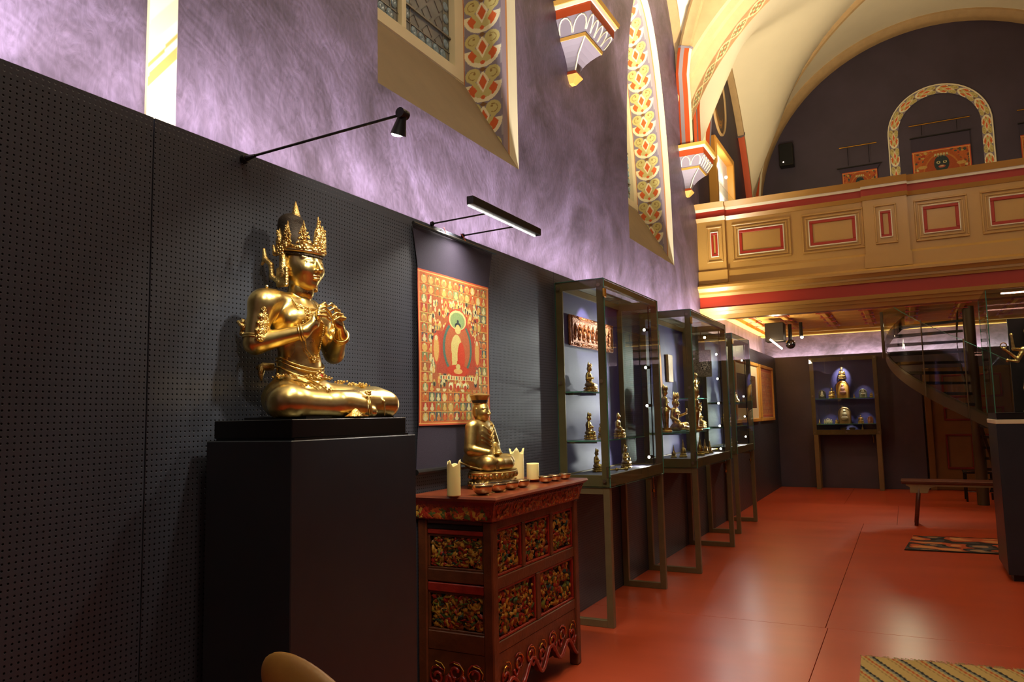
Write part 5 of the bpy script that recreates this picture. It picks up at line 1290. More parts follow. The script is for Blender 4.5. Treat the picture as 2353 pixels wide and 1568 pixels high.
for z in (.462, .474): Fd.cap((-.09, -.012, z), (-.085, .012, z), .036, None, .004)
# right arm (near the camera) and left arm
Fd.ell((-.115, -.155, .405), (.050, .046, .052), .025); Fd.cap((-.115, -.160, .40), (-.122, -.185, .265), .046, .037, .02); Fd.cap((-.122, -.182, .262), (.008, -.088, .302), .038, .024, .014)
Fd.ell((-.124, .100, .388), (.042, .040, .048), .025); Fd.cap((-.120, .108, .380), (-.090, .185, .250), .042, .036, .02); Fd.cap((-.090, .183, .248), (.012, .105, .305), .037, .023, .014)
# hands: palms rising, fingers meeting in front of the chest
Fd.cap((.008, -.088, .302), (.026, -.062, .330), .021, .019, .01); Fd.ell((.030, -.052, .345), (.012, .020, .028), .012)
Fd.cap((.012, .105, .305), (.030, .072, .338), .021, .018, .01); Fd.ell((.033, .058, .352), (.012, .020, .027), .012)
f_ = []
for i, (dy, dz) in enumerate(((.0, .0), (.012, -.012), (.022, -.026), (.030, -.038))):
    f_.append([(.032+.006*i, -.048-dy*.5, .366+dz*.4), (.037+.006*i, -.038-dy, .396+dz), (.034+.007*i, -.012-dy*.6, .410+dz*1.3), (.034+.007*i, .0-dy*.1, .400+dz*1.4)])
    f_.append([(.034+.006*i, .054+dy*.5, .374+dz*.4), (.040+.006*i, .040+dy, .400+dz), (.038+.007*i, .018+dy*.6, .411+dz*1.3), (.036+.007*i, .006+dy*.2, .402+dz*1.4)])
f_.append([(.020, -.058, .345), (.018, -.032, .372), (.028, -.006, .388)]); f_.append([(.022, .062, .35), (.022, .036, .375), (.030, .010, .389)])
fingers(Fd, None, f_, .0068)
# garment folds on legs and waist cords
Fd.path([(-.02, -.10, .135), (.055, -.105, .118), (.115, -.095, .08), (.135, -.06, .02)], .004, .003)
Fd.path([(-.0, -.06, .14), (.08, -.07, .110), (.14, -.04, .06), (.15, -.02, .015)], .004, .003)
Fd.path([(.05, .17, .118), (.10, .18, .105), (.155, .175, .06), (.155, .175, .01)], .0035, .003)
body = Fd.mesh('body', GILT, ST, off=O, floor=.006)
Hc = (-.088, 0, .558); Fh = Field((-.19, -.10, .44), (.04, .10, .67), .0022)
face(Fh, Hc, 1.12); ears(Fh, Hc, 1.0, .04); Fh.cap((-.10, 0, .46), (-.092, 0, .50), .035, .034, .012)
Fh.mesh('head', GILT, ST, off=O)
# crown
cr = B(); ox, oy, oz = O
def W3(f, l, h): return (ox+f, oy+l, oz+h)
ringp = []
for i in range(40):
    a = 2*PI*i/40; ringp.append(W3(-.088+.082*math.cos(a), .074*math.sin(a), .610-.012*math.cos(a)))
cr.tube(ringp, .0078, 8, closed=True); cr.tube([(x, y, z+.012) for x, y, z in ringp], .0055, 6, closed=True)
crown = cr.build('crown', GILT, ST, smooth=True)
rc_ = random.Random(5)
for a_, h_, w_ in ((0, .130, .036), (44, .105, .034), (-44, .105, .034), (88, .098, .030), (-88, .098, .030), (132, .075, .024), (-132, .075, .024)):
    a = math.radians(a_); b = B(); c0 = Vector(W3(-.088+.080*math.cos(a), .072*math.sin(a), .615-.012*math.cos(a))); tv_ = Vector((-math.sin(a), math.cos(a), 0)); out_ = Vector((math.cos(a), math.sin(a), 0))
    for k in range(64):
        t = rc_.random(); wd = w_*(1-t)**.75*(1 if t > .12 else .8); u = rc_.uniform(-1, 1)
        b.sph(c0+tv_*(u*wd)+out_*(.004+.006*(1-abs(u)))+Vector((0, 0, t*h_*.86)), .0052*(1.15-t*.5), 6, 4)
    b.tube([c0, c0+Vector((0, 0, h_*.55)), c0+Vector((0, 0, h_))], [.014, .010, .0015], 7)
    for k in range(5): b.tube([c0+tv_*(w_*(1-k/5)*math.cos(q*PI/6))+out_*.008+Vector((0, 0, h_*k/6+.010*math.sin(q*PI/6))) for q in range(7)], .0022, 4)
    b.build('crown_leaf', GILTR, crown, smooth=True)
b = B(); b.tube([W3(-.088+.075*math.cos(a), .068*math.sin(a), .600-.016*math.cos(a)) for a in [2*PI*i/30 for i in range(30)]], .0065, 6, closed=True)
for i in range(26): a = 2*PI*i/26; b.sph(W3(-.088+.079*math.cos(a), .070*math.sin(a), .598-.015*math.cos(a)), .005, 6, 4)
b.build('hair_curls', PATDK, ST, smooth=True)
Fb = Field((-.21, -.075, .60), (-.04, .075, .78), .004); Fb.ell((-.11, 0, .625), (.062, .058, .045), .01); Fb.cap((-.132, 0, .64), (-.140, 0, .715), .052, .048, .02); Fb.ell((-.138, 0, .735), (.044, .042, .022), .012)
Fb.mesh('hair_bun', PATDK, ST, off=O)
b = B(); b.tube([W3(-.118, 0, .725), W3(-.116, 0, .745), W3(-.116, 0, .770), W3(-.117, 0, .792), W3(-.117, 0, .806)], [.017, .019, .012, .006, .0015], 12)
for k in range(30): t = rc_.random(); a = rc_.uniform(0, 2*PI); b.sph(W3(-.116+.016*(1-t)*math.cos(a), .016*(1-t)*math.sin(a), .735+.06*t), .004, 5, 4)
b.build('hair_jewel', GILTR, ST, smooth=True)
# ear ornaments : rosette, ribbon curling back, square pendant
for sg in (-1, 1):
    Fe = Field((-.25, -.13, .44) if sg < 0 else (-.25, .03, .44), (-.03, -.03, .67) if sg < 0 else (-.03, .13, .67), .003)
    y = sg*.076
    Fe.cap((-.104, y, .590), (-.102, y, .520), .012, .014, .004); Fe.box((-.104, y, .508), (.025, .007, .036), .004, .006)
    Fe.path([(-.118, y, .492), (-.155, y, .515), (-.160, y, .560), (-.190, y, .585), (-.196, y, .620)], [.010, .010, .009, .010, .006], .004)
    Fe.path([(-.190, y, .585), (-.204, y, .566)], [.008, .005], .004); Fe.path([(-.115, y, .595), (-.142, y, .598), (-.150, y, .628)], [.007, .008, .005], .004)
    o = Fe.mesh('ear_ornament', GILTR, ST, off=O)
    b = B(); c_ = W3(-.108, y+sg*.008, .604); b.sph(c_, .008, 8, 6)
    for i in range(8): a = 2*PI*i/8; b.sph((c_[0]+.013*math.cos(a), c_[1], c_[2]+.013*math.sin(a)), .0062, 6, 4)
    b.build('rosette', GILT, o, smooth=True)
def knob_patch(name, pts, r0, n, spread, parent=ST, m=GILTR, seed=1, r=.0042):
    rs_ = random.Random(seed); b = B()
    for k in range(n):
        p = Vector(rs_.choice(pts)); b.sph(W3(*(p+Vector((rs_.uniform(-1, 1)*spread[0], rs_.uniform(-1, 1)*spread[1], rs_.uniform(-1, 1)*spread[2])))), r*rs_.uniform(.6, 1.2), 6, 4)
    return b.build(name, m, parent, smooth=True, kind='stuff')
def beads(name, pts, r, m=GILT, parent=ST, step=None):
    P = [Vector(p) for p in pts]; b = B(); step = step or r*1.9; acc = 0
    for i in range(len(P)-1):
        L = (P[i+1]-P[i]).length; n = max(1, int(L/step))
        for k in range(n): b.sph(W3(*P[i].lerp(P[i+1], k/n)), r, 6, 4)
    return b.build(name, m, parent, smooth=True, kind='stuff')
def armring(name, c, ax, R, r, m=GILT, n=22, stack=1):
    ax = Vector(ax).normalized(); u = ax.orthogonal().normalized(); v = ax.cross(u); b = B()
    for s_ in range(stack):
        cc_ = Vector(c)+ax*(s_*r*2.1); b.tube([W3(*(cc_+u*(R*math.cos(2*PI*i/n))+v*(R*math.sin(2*PI*i/n)))) for i in range(n)], r, 6, closed=True)
    return b.build(name, m, ST, smooth=True)
armring('bracelet', (-.002, -.096, .298), (.6, .45, .18), .0275, .0042, stack=2); armring('bracelet', (.002, .116, .298), (.5, -.6, .35), .027, .0038, stack=3)
for sg, c0, c1 in ((-1, (-.119, -.176, .318), (-.122, -.182, .285)), (1, (-.102, .150, .318), (-.095, .172, .285))):
    armring('armlet', c1, (0, sg*.2, -1), .041, .0035, stack=2)
    Fa = Field((c0[0]-.08, c0[1]-.06, .25), (c0[0]+.08, c0[1]+.06, .40), .0036)
    cx_, cy_ = c0[0]+.030, c0[1]-.012*(-sg) if sg > 0 else c0[1]-.012
    for z, w_ in ((.278, .032), (.302, .034), (.327, .028), (.350, .019), (.372, .010)): Fa.ell((cx_+.004, cy_, z), (.014, w_, .016), .004)
    o = Fa.mesh('armlet_plate', GILTR, ST, off=O)
    rs_ = random.Random(9+sg); b = B()
    for k in range(110):
        z = rs_.uniform(.270, .382); w_ = .034*(1-(z-.270)/.125); b.sph(W3(cx_+.014, cy_+rs_.uniform(-1, 1)*w_, z), .0042, 6, 4)
    b.build('armlet_bosses', GILTR, o, smooth=True, kind='stuff')
    # ribbon knot flying behind the arm
    b = B(); q = Vector((c0[0]-.045, c0[1]-.010, .318)); 
    for pts in ([(0, 0, 0), (-.020, -.004, .014), (-.034, -.004, .026)], [(0, 0, 0), (-.016, 0, .002), (-.022, 0, -.016)], [(-.02, 0, .014), (-.012, 0, .032)], [(-.022, 0, -.016), (-.006, 0, -.022)]):
        b.tube([W3(*(q+Vector(p))) for p in pts], [.009, .008, .006][:len(pts)], 7)
    b.build('ribbon_knot', GILTR, ST, smooth=True)
# collar, pectoral, cords and chains
npt = [(-.088+.052*math.cos(a), .062*math.sin(a), .432-.035*max(0, math.cos(a))) for a in [math.radians(x) for x in range(-110, 111, 10)]]
b = B(); b.tube([W3(*p) for p in npt], .0038, 6); b.tube([W3(-.088+.070*math.cos(a), .080*math.sin(a), .420-.055*max(0, math.cos(a))) for a in [math.radians(x) for x in range(-100, 101, 10)]], .0032, 6); b.build('collar', GILT, ST, smooth=True)
kp = []
for i in range(110):
    a = math.radians(random.uniform(-70, 70)); t = random.random(); kp.append((-.088+(.060+.016*t)*math.cos(a)+.004, (.066+.018*t)*math.sin(a), .425-(.035+.05*t)*max(0, math.cos(a))))
knob_patch('pectoral_ornament', kp, .004, 260, (.003, .006, .006), seed=4, r=.0044)
beads('long_chain', [(-.085, -.062, .445), (-.035, -.078, .40), (-.022, -.060, .345), (-.026, -.045, .29), (-.028, -.035, .245), (-.020, -.012, .218), (-.020, .012, .218), (-.028, .034, .25), (-.026, .045, .30), (-.022, .05, .345)], .0036)
knob_patch('chain_pendant', [(-.016, 0, .214)], .004, 22, (.006, .012, .010), seed=8, r=.005)
b = B()
for dz in (0, .014): b.tube([W3(-.092+(.070+.012*max(0, math.cos(a)))*math.cos(a), .093*math.sin(a), .205+dz*.9-.040*max(0, math.cos(a))) for a in [2*PI*i/32 for i in range(32)]], .0034, 6, closed=True)
b.tube([W3(-.092+(.078+.016*max(0, math.cos(a)))*math.cos(a), .100*math.sin(a), .185-.045*max(0, math.cos(a))) for a in [2*PI*i/32 for i in range(32)]], .0036, 6, closed=True)
belt = b.build('belt', GILT, ST, smooth=True)
knob_patch('belt_clasp', [(.000, 0, .152)], .004, 40, (.006, .022, .014), seed=2, r=.0048)
b = B(); b.sph(W3(.006, .006, .150), .0085, 8, 6, (.5, 1, 1)); b.build('red_stone', mat('red_stone', 'b01c10', .2, coat=.5), belt, smooth=True)
knob_patch('girdle_ornament', [(-.02, -.10, .150), (.0, -.06, .150), (.01, -.02, .146), (.012, .03, .146), (.03, .08, .132), (.05, .13, .125), (.06, .17, .122), (-.06, -.13, .150)], .004, 130, (.014, .022, .005), seed=12, r=.0046)
knob_patch('thigh_flower', [(.115, -.075, .095), (.150, .085, .082)], .004, 34, (.005, .016, .012), seed=13, r=.0044)
b = B()
for s_ in (-.004, .004): b.tube([W3(.152, .085+s_, .07), W3(.160, .088+s_, .04), W3(.158, .092+s_*2, .008)], .0025, 5)
b.build('pleat_cord', GILT, ST, smooth=True)
# sash end sticking out behind the waist
b = B(); b.tube([W3(-.165, -.05, .190), (W3(-.195, -.075, .192)), W3(-.215, -.085, .186)], [.013, .015, .008], 8); b.tube([W3(-.195, -.078, .190), W3(-.196, -.084, .165), W3(-.190, -.086, .140)], [.014, .011, .003], 8); b.build('sash_end', GILTR, ST, smooth=True)
b = B(); b.sph(W3(-.10, -.155, .462), .006, 8, 6); b.tube([W3(-.10, -.15, .45), W3(-.10, -.155, .462)], .003, 5); b.build('shoulder_stud', GILT, ST)
# fan of pleated cloth in front
b = B(); vs = []; n = 36
for i in range(n+1):
    t = i/n; a = math.radians(-68+136*t); z0 = .004; rr = .098; hz = .040*(1-abs(t-.45)*1.5)
    vs += [W3(.152, .01+.02*(t-.5), max(.012, hz+.010)), W3(.158+.014*math.cos(a)+(.002 if i % 2 else -.001), .01+rr*math.sin(a)*.72, z0+.002+(.002 if i % 2 else 0)), W3(.154, .01+rr*math.sin(a)*.70, .0)]
b.add(vs, [(i*3+k, i*3+k+1, i*3+k+4, i*3+k+3) for i in range(n) for k in (0, 1)]); b.build('cloth_fan', GILTR, ST)
B().box(ox-.15, ox+.125, oy-.20, oy+.27, 1.3573, 1.366).build('black_base', PLINTH, ST)
# ------------------------------------------------------------ seated lama on a lotus throne
def lotus(parent, c, rx, ry, h, m, petals=22, n=44, name='lotus_base'):
    b = B(); pr = [(1.0, 0), (1.02, .06), (.96, .12), (.90, .30), (.84, .46), (.84, .54), (.90, .62), (.97, .80), (.99, .90), (.95, .94), (.95, 1.0), (.85, 1.0), (0, 1.0)]
    b.lathe([(r_*rx, z*h) for r_, z in pr], c, n, sx=1, sy=ry/rx); o = b.build(name, m, parent, smooth=40)
    b = B()
    for i in range(petals):
        a = 2*PI*i/petals; ca, sa = math.cos(a), math.sin(a); w_ = 2*PI*rx/petals*.40
        for z, r_, sg in ((.26, .94, -1), (.72, .93, 1)): b.sph((c[0]+rx*r_*ca, c[1]+ry*r_*sa, c[2]+z*h), 1, 7, 5, (w_*(.7+.5*abs(sa)), w_*(.7+.5*abs(ca)), h*.17))
    b.build('petals', m, o, smooth=True, kind='stuff'); return o
LM = thing('lama_statue', 'brass seated lama in a flared hat touching the ground, on a lotus base', 'statue', (.195, 3.41, 1.0))
lc = (.195, 3.41, 1.0); lotus(LM, lc, .105, .165, .082, PATINA, 26)
LO = (.170, 3.39, 1.082); Fd = Field((-.13, -.15, 0), (.16, .15, .34), .0032)
Fd.ell((-.03, 0, .05), (.085, .105, .06), .03); Fd.cap((-.02, -.05, .04), (.06, -.095, .035), .042, .036, .02); Fd.cap((-.02, .05, .04), (.06, .095, .035), .042, .038, .02)
Fd.cap((.06, -.09, .030), (.095, .04, .028), .032, .028, .02); Fd.cap((.06, .09, .030), (.09, -.03, .03), .034, .028, .02)
Fd.ell((-.03, 0, .13), (.055, .068, .08), .03); Fd.ell((-.035, 0, .185), (.052, .074, .055), .025); Fd.cap((-.035, -.06, .215), (-.035, .06, .215), .026, None, .02)
Fd.cap((-.04, -.075, .205), (-.035, -.098, .105), .029, .028, .012); Fd.cap((-.035, -.098, .100), (.055, -.080, .085), .026, .017, .01); Fd.cap((.055, -.080, .085), (.092, -.075, .045), .013, .010, .008)
for i in range(4): Fd.path([(.088, -.083+.007*i, .05), (.097, -.084+.007*i, .028), (.098, -.084+.007*i, .008)], [.005, .0045, .004], .002)
Fd.cap((-.03, .075, .205), (-.01, .095, .115), .030, .030, .012); Fd.cap((-.01, .095, .110), (.055, .02, .082), .026, .016, .01); Fd.ell((.065, .005, .080), (.018, .022, .009), .006)
for z, yy in ((.20, -.035), (.175, -.045), (.15, -.05), (.13, -.05)): Fd.path([(.005, yy, z+.01), (.028, 0, z-.02), (.02, .04, z+.01), (-.01, .075, z+.02)], .0045, .004)
Fd.path([(-.10, -.08, .0), (-.09, -.10, .04), (-.02, -.12, .02), (.04, -.125, .01)], .005, .006)
Fd.cap((-.035, 0, .22), (-.03, 0, .262), .025, .021, .01)
Fd.mesh('body', PATINA, LM, off=LO, floor=0)
Fh = Field((-.09, -.06, .22), (.05, .06, .345), .0022); face(Fh, (-.028, 0, .283), .62); ears(Fh, (-.028, 0, .283), .64, .035); Fh.cap((-.033, 0, .22), (-.03, 0, .26), .021, .020, .008); Fh.mesh('head', PATINA, LM, off=LO)
b = B(); b.lathe([(.030, -.004), (.034, .002), (.037, .014), (.045, .034), (.051, .042), (.045, .045), (.036, .046), (0, .056)], (LO[0]-.032, LO[1], LO[2]+.318), 24, wob=lambda a, i: 1+(.06*math.cos(2*a) if i > 2 else 0)); b.build('hat', PATINA, LM, smooth=40)
b = B(); b.lathe([(.0355, 0), (.040, .012), (.040, .014), (.03, .014)], (LO[0]-.032, LO[1], LO[2]+.322), 24); b.build('hat_brim', PATDK, LM, smooth=40)
LM.scale = (1.05, 1.05, 1.05)
# ------------------------------------------------------------ small figures
def small_figure(kind, m, h_=.006):
    """about .2 m high prototype, facing +x, at the origin"""
    names = {'seated': 'seated_figurine', 'crowned': 'crowned_figurine', 'standing': 'standing_figurine', 'leaning': 'seated_figurine', 'buddha': 'seated_buddha'}
    R = thing(names[kind], 'x', 'figurine', (0, 0, 0)); F = Field((-.06, -.08, 0), (.10, .08, .27), .0036)
    if kind in ('seated', 'crowned', 'leaning', 'buddha'):
        b = .035; lotus(R, (0.005, 0, 0), .045, .060, b, m, 14, 20)
        dx = .016 if kind == 'leaning' else 0
        F.ell((0, 0, b+.015), (.035, .045, .02), .01); F.cap((0, -.02, b+.015), (.025, -.045, b+.013), .017, .015, .008); F.cap((0, .02, b+.015), (.025, .045, b+.013), .017, .015, .008); F.cap((.025, -.04, b+.012), (.038, .03, b+.011), .013, .011, .008)
        F.ell((-.005, 0, b+.05), (.022, .027, .034), .01); F.ell((-.006, 0, b+.075), (.022, .032, .022), .01)
        F.cap((-.008, -.032, b+.088), (-.01, -.044, b+.052), .0115, .010, .005); F.cap((-.01, -.044, b+.050), (.022, -.035 if kind != 'seated' else -.012, b+.035 if kind == 'buddha' else b+.058), .010, .007, .005)
        F.cap((-.008, .032, b+.088), (-.01, .044, b+.052), .0115, .010, .005); F.cap((-.01, .044, b+.050), (.022, .012, b+.060 if kind != 'buddha' else b+.034), .010, .007, .005)
        F.cap((-.006, 0, b+.09), (-.004, 0, b+.108), .010, .009, .005); F.ell((-.002, 0, b+.124), (.0165, .0155, .020), .004); F.cap((.012, 0, b+.126), (.016, 0, b+.119), .003, .003, .002); F.ell((.010, 0, b+.112), (.006, .007, .005), .003)
        if kind == 'buddha': F.ell((-.004, 0, b+.143), (.010, .010, .010), .005)
        hz = b+.140
    else:
        b = .022; B().lathe([(.030, 0), (.032, .006), (.026, .012), (.030, .022), (0, .022)], n=18).build('base', m, R, smooth=40)
        F.cap((0, -.013, b), (-.002, -.016, b+.085), .009, .017, .006); F.cap((0, .013, b), (-.002, .014, b+.085), .009, .017, .006); F.ell((0, 0, b+.09), (.018, .027, .022), .01)
        F.ell((-.002, 0, b+.125), (.015, .021, .035), .008); F.ell((-.003, 0, b+.145), (.017, .027, .018), .008)
        F.cap((-.004, -.03, b+.152), (-.006, -.040, b+.115), .0085, .007, .004); F.cap((-.006, -.04, b+.115), (.020, -.03, b+.095), .007, .0055, .004); F.cap((-.004, .03, b+.152), (-.002, .042, b+.118), .0085, .007, .004); F.cap((-.002, .042, b+.118), (.026, .03, b+.135), .007, .0055, .004)
        F.cap((-.003, 0, b+.155), (-.002, 0, b+.172), .008, None, .004); F.ell((0, 0, b+.186), (.0145, .0135, .018), .004); F.cap((.012, 0, b+.187), (.016, 0, b+.181), .003, .003, .002); hz = b+.2
    F.mesh('figure', m, R, floor=0)
    if kind in ('crowned', 'leaning', 'standing'):
        bb = B(); 
        for i in range(5): a = math.radians(-80+40*i); p_ = Vector((-.002+.014*math.cos(a), .014*math.sin(a), hz-.004)); bb.tube([p_, p_+Vector((.003*math.cos(a), .003*math.sin(a), .012)), p_+Vector((0, 0, .024))], [.0045, .0045, .001], 6)
        bb.tube([(-.004, 0, hz-.004), (-.005, 0, hz+.014), (-.005, 0, hz+.03)], [.011, .008, .002], 8); bb.build('crown', m, R, smooth=True)
    if kind == 'leaning':
        bb = B(); bb.tube([(.03, .05, .04), (.034, .062, .08), (.012, .056, .115)], .004, 5); bb.sph((.012, .056, .12), .010, 7, 5); bb.build('lotus_stem', m, R, smooth=True)
    return R
def stupa(m):
    R = thing('small_stupa', 'x', 'stupa', (0, 0, 0)); B().box(-.022, .022, -.022, .022, 0, .012, .002).box(-.018, .018, -.018, .018, .012, .022, .002).build('base', m, R)
    B().lathe([(.016, .022), (.018, .035), (.014, .050), (.009, .056), (.009, .062), (.004, .090), (.002, .104), (0, .108)], n=14).build('dome_and_spire', m, R, smooth=40); return R
def stele(m, m2, w_=.05, h=.16, name='stone_stele'):
    R = thing(name, 'x', 'stele', (0, 0, 0)); pts = [(-w_, 0)]+[(-w_*math.cos(a), h-w_+w_*math.sin(a)) for a in [PI*i/12 for i in range(13)]]+[(w_, 0)]
    B().prism(pts, 0, -.012, .006).build('slab', m, R); b = B(); b.tube([(.008, y*.88, z*.95+.004) for y, z in pts], w_*.10, 6); b.build('arched_rim', m, R, smooth=True)
    F = Field((-.01, -w_, 0), (.05, w_, h), .0035); s = w_/.05
    F.ell((.012, 0, .045*s), (.014*s, .026*s, .02*s), .006); F.ell((.012, 0, .075*s), (.012*s, .017*s, .024*s), .006); F.ell((.014, 0, .105*s), (.010*s, .010*s, .012*s), .004); F.mesh('relief_figure', m2, R, floor=.002); return R
G1 = SMALLG
pC, pS, pL, pB, pT = (small_figure(k, G1) for k in ('crowned', 'seated', 'leaning', 'buddha', 'standing'))
pSt = stupa(G1)
def place(p, used, x, y, z, s, rz, label, grp=None):
    o = put(p, (x, y, z), label, rz=rz, s=s, first=(p.name not in used)); used.add(p.name)
    if grp: o['group'] = grp
    return o
U_ = set()
# nearest case
place(pC, U_, .10, 5.02, 1.5125, 1.05, .2, 'crowned gilt figurine on the small top shelf of the nearest glass case')
place(pL, U_, .15, 4.86, 1.1855, .92, .5, 'gilt figurine with lotus stem, near end of the lower shelf in the nearest case')
place(pS, U_, .12, 5.16, 1.1855, .60, .1, 'small gilt figurine behind the frame post on the lower shelf of the nearest case')
place(pB, U_, .17, 5.40, 1.1855, .95, .3, 'gilt seated lama figurine at the far end of the lower shelf, nearest case')
place(pC, U_, .12, 5.06, .9545, .80, .2, 'crowned gilt figurine on the floor of the nearest case, beside the door handle')
place(pL, U_, .20, 5.44, .9545, .86, .2, 'gilt figurine with outstretched leg on the floor of the nearest case')
def vajra():
    R = thing('ritual_sceptre', 'gilt ritual sceptre lying on the floor of the nearest glass case', 'ritual object', (.25, 5.10, .955)); b = B()
    b.tube([(.20, 5.03, .968), (.30, 5.17, .968)], .005, 8)
    for c in ((.20, 5.03), (.25, 5.10), (.30, 5.17)): b.sph((c[0], c[1], .968), .0125, 8, 6)
    b.build('shaft', G1, R, smooth=True)
    for q, d in (((.215, 5.05), -1), ((.285, 5.15), 1)):
        for k in range(4):
            a = PI*k/2; b2 = B(); b2.tube([(q[0]+d*.028*t/5*.58*1+.0*t, q[1]+d*.028*t/5*.81, .968+.010*math.sin(PI*t/5)*math.sin(a+.4)) for t in range(6)], .0025, 5); b2.build('prong', G1, R)
vajra()
# middle case
def big_seated():
    R = thing('seated_figurine', 'large gilt seated goddess with raised hand in the middle glass case', 'figurine', (.19, 6.93, 1.186)); F = Field((-.08, -.12, 0), (.14, .12, .42), .0042)
    F.ell((0, 0, .035), (.06, .085, .035), .02); F.cap((0, -.04, .045), (.06, -.08, .05), .036, .030, .015); F.cap((0, .04, .045), (.07, .06, .055), .036, .030, .015); F.cap((.06, -.075, .04), (.085, .04, .03), .028, .022, .012); F.cap((.07, .06, .055), (.09, .07, .0), .026, .018, .01)
    F.ell((-.01, 0, .115), (.032, .045, .05), .02); F.ell((-.012, 0, .17), (.034, .055, .045), .02); F.ell((.015, -.025, .175), (.016, .018, .016), .008); F.ell((.015, .025, .175), (.016, .018, .016), .008)
    F.cap((-.012, -.06, .20), (-.02, -.075, .13), .019, .016, .008); F.cap((-.02, -.075, .13), (.05, -.06, .085), .015, .010, .008); F.cap((-.012, .06, .20), (-.01, .085, .135), .019, .016, .008); F.cap((-.01, .085, .135), (.075, .075, .165), .014, .010, .008)
    for i in range(4): F.path([(.078, .068+.006*i, .175), (.082, .066+.007*i, .205)], [.005, .0035], .002)
    F.cap((-.012, 0, .205), (-.006, 0, .235), .018, .016, .008); face(F, (-.004, 0, .262), .46, lids=False); ears(F, (-.004, 0, .262), .5, .045); F.mesh('body', G1, R, off=(.19, 6.93, 1.186), floor=0)
    b = B()
    for i in range(5): a = math.radians(-90+45*i); p = Vector((.184+.028*math.cos(a), 6.93+.028*math.sin(a), 1.186+.292)); b.tube([p, p+Vector((.006*math.cos(a), .006*math.sin(a), .03)), p+Vector((0, 0, .065))], [.009, .010, .002], 7)
    b.tube([(.18, 6.93, 1.47), (.178, 6.93, 1.51), (.176, 6.93, 1.55)], [.02, .014, .003], 10); b.build('crown', G1, R, smooth=True)
    B().box(.10, .32, 6.83, 7.03, 1.1852, 1.1862).build('plinth', mat('clear_block', '8c9a90', .1), R)
big_seated()
place(pT, U_, .145, 6.74, 1.1855, 1.72, .6, 'tall standing gilt figurine at the near end of the middle glass case')
B_t = place(pT, U_, .34, 7.10, 1.1855, 1.62, .2, 'standing gilt figurine behind the corner post of the middle glass case')
for i, (x, y, s, lb) in enumerate([(.20, 6.76, 1.05, 'gilt stupa farthest left on the floor of the middle case'), (.26, 6.86, 1.5, 'second gilt stupa from the left on the floor of the middle case'), (.34, 7.16, 1.7, 'gilt stupa just right of the corner post in the middle case'), (.33, 7.40, 1.35, 'gilt stupa next to last on the floor of the middle case'), (.34, 7.56, 1.15, 'gilt stupa farthest right on the floor of the middle case')]):
    place(pSt, U_, x, y, .9545, s, .2*i, lb, 'gilt stupas on the floor of the middle case')
place(pT, U_, .20, 7.68, 1.5005, 1.05, -.2, 'small standing gilt figurine on the top shelf at the far end of the middle case')
place(pL, U_, .20, 7.46, 1.2005, 1.05, .4, 'gilt figurine with lotus stem on the far shelf of the middle case')
place(pC, U_, .22, 7.72, 1.2005, 1.15, .1, 'crowned gilt figurine beside the lotus-stem figure, far shelf of the middle case')
bell = thing('ritual_bell', 'small gilt bell lying at the far end of the middle case floor', 'bell', (.3, 7.76, .955)); B().tube([(.26, 7.70, .985), (.30, 7.76, .985), (.315, 7.785, .985), (.35, 7.84, .985)], [.028, .020, .008, .008], 14).build('bell_body', G1, bell, smooth=35)
# far case
for x, y, z, s, p, lb in [(.18, 9.0, 1.1905, .8, pB, 'small gilt seated figurine at the near end, farthest left-wall case'), (.2, 9.4, 1.1905, .8, pC, 'small crowned figurine at the middle of the lower shelf, farthest left-wall case'), (.22, 9.62, 1.4705, .7, pB, 'pale seated figurine on the upper shelf, farthest left-wall case'), (.24, 9.2, .9545, .7, pS, 'small figurine on the floor of the farthest left-wall case')]: place(p, U_, x, y, z, s, 0, lb)
# back wall case : all face the room (-y)
RZ = -PI/2; STN = mat('pale_stone', 'cfc39c', .6, var=.2, vs_=60, bump=.4, bs=150); DST = mat('dark_stone', '4a443c', .55, var=.3, vs_=80, bump=.4, bs=150); PNK = mat('pink_stone', 'c98d7a', .55, var=.2, vs_=80)
pA = stele(GOLDPAINT, PNK, .105, .30, 'arched_shrine'); put(pA, (1.125, 14.30, 1.5555), 'arched wooden shrine with colourful relief at the centre of the upper shelf, back case', RZ, first=True)
pA2 = stele(mat('brown_stone', '9b7f52', .55, var=.2, vs_=50, bump=.4, bs=120), STN, .105, .285, 'arched_shrine'); put(pA2, (1.13, 14.30, 1.1155), 'brown arched stone shrine at the centre of the lower shelf, back case', RZ, first=True)
pD = stele(DST, STN, .06, .15); put(pD, (.79, 14.30, 1.5555), 'dark round-topped stele at the left of the upper shelf, back case', RZ, first=True)
pG = stele(mat('grey_stone', 'a8a79a', .5, var=.3, vs_=70, bump=.5, bs=150), STN, .065, .15); put(pG, (1.44, 14.30, 1.5555), 'grey disc-shaped stele at the right of the upper shelf, back case', RZ, first=True)
place(pB, U_, .95, 14.30, 1.5555, .98, RZ, 'gilt seated figurine left of the coloured shrine, upper shelf of the back case')
place(pSt, U_, 1.30, 14.30, 1.5555, .75, RZ, 'tiny stupa right of the coloured shrine, upper shelf of the back case'); place(pS, U_, 1.57, 14.30, 1.5555, .5, RZ, 'tiny figurine at the right end of the upper shelf, back case')
place(pSt, U_, .72, 14.30, 1.1155, .85, RZ, 'tiny stupa at the left end of the lower shelf, back case')
pg = thing('figure_group', 'pale group of many small carved figures on the lower shelf of the back case', 'figurine', (.86, 14.3, 1.1155)); F = Field((-.02, -.08, 0), (.04, .08, .12), .0035)
for i in range(5): y = -.056+.028*i; hh = .10-.012*abs(i-2); F.ell((0, y, hh*.4), (.016, .015, hh*.42), .004); F.ell((.004, y, hh*.9), (.010, .009, .012), .003)
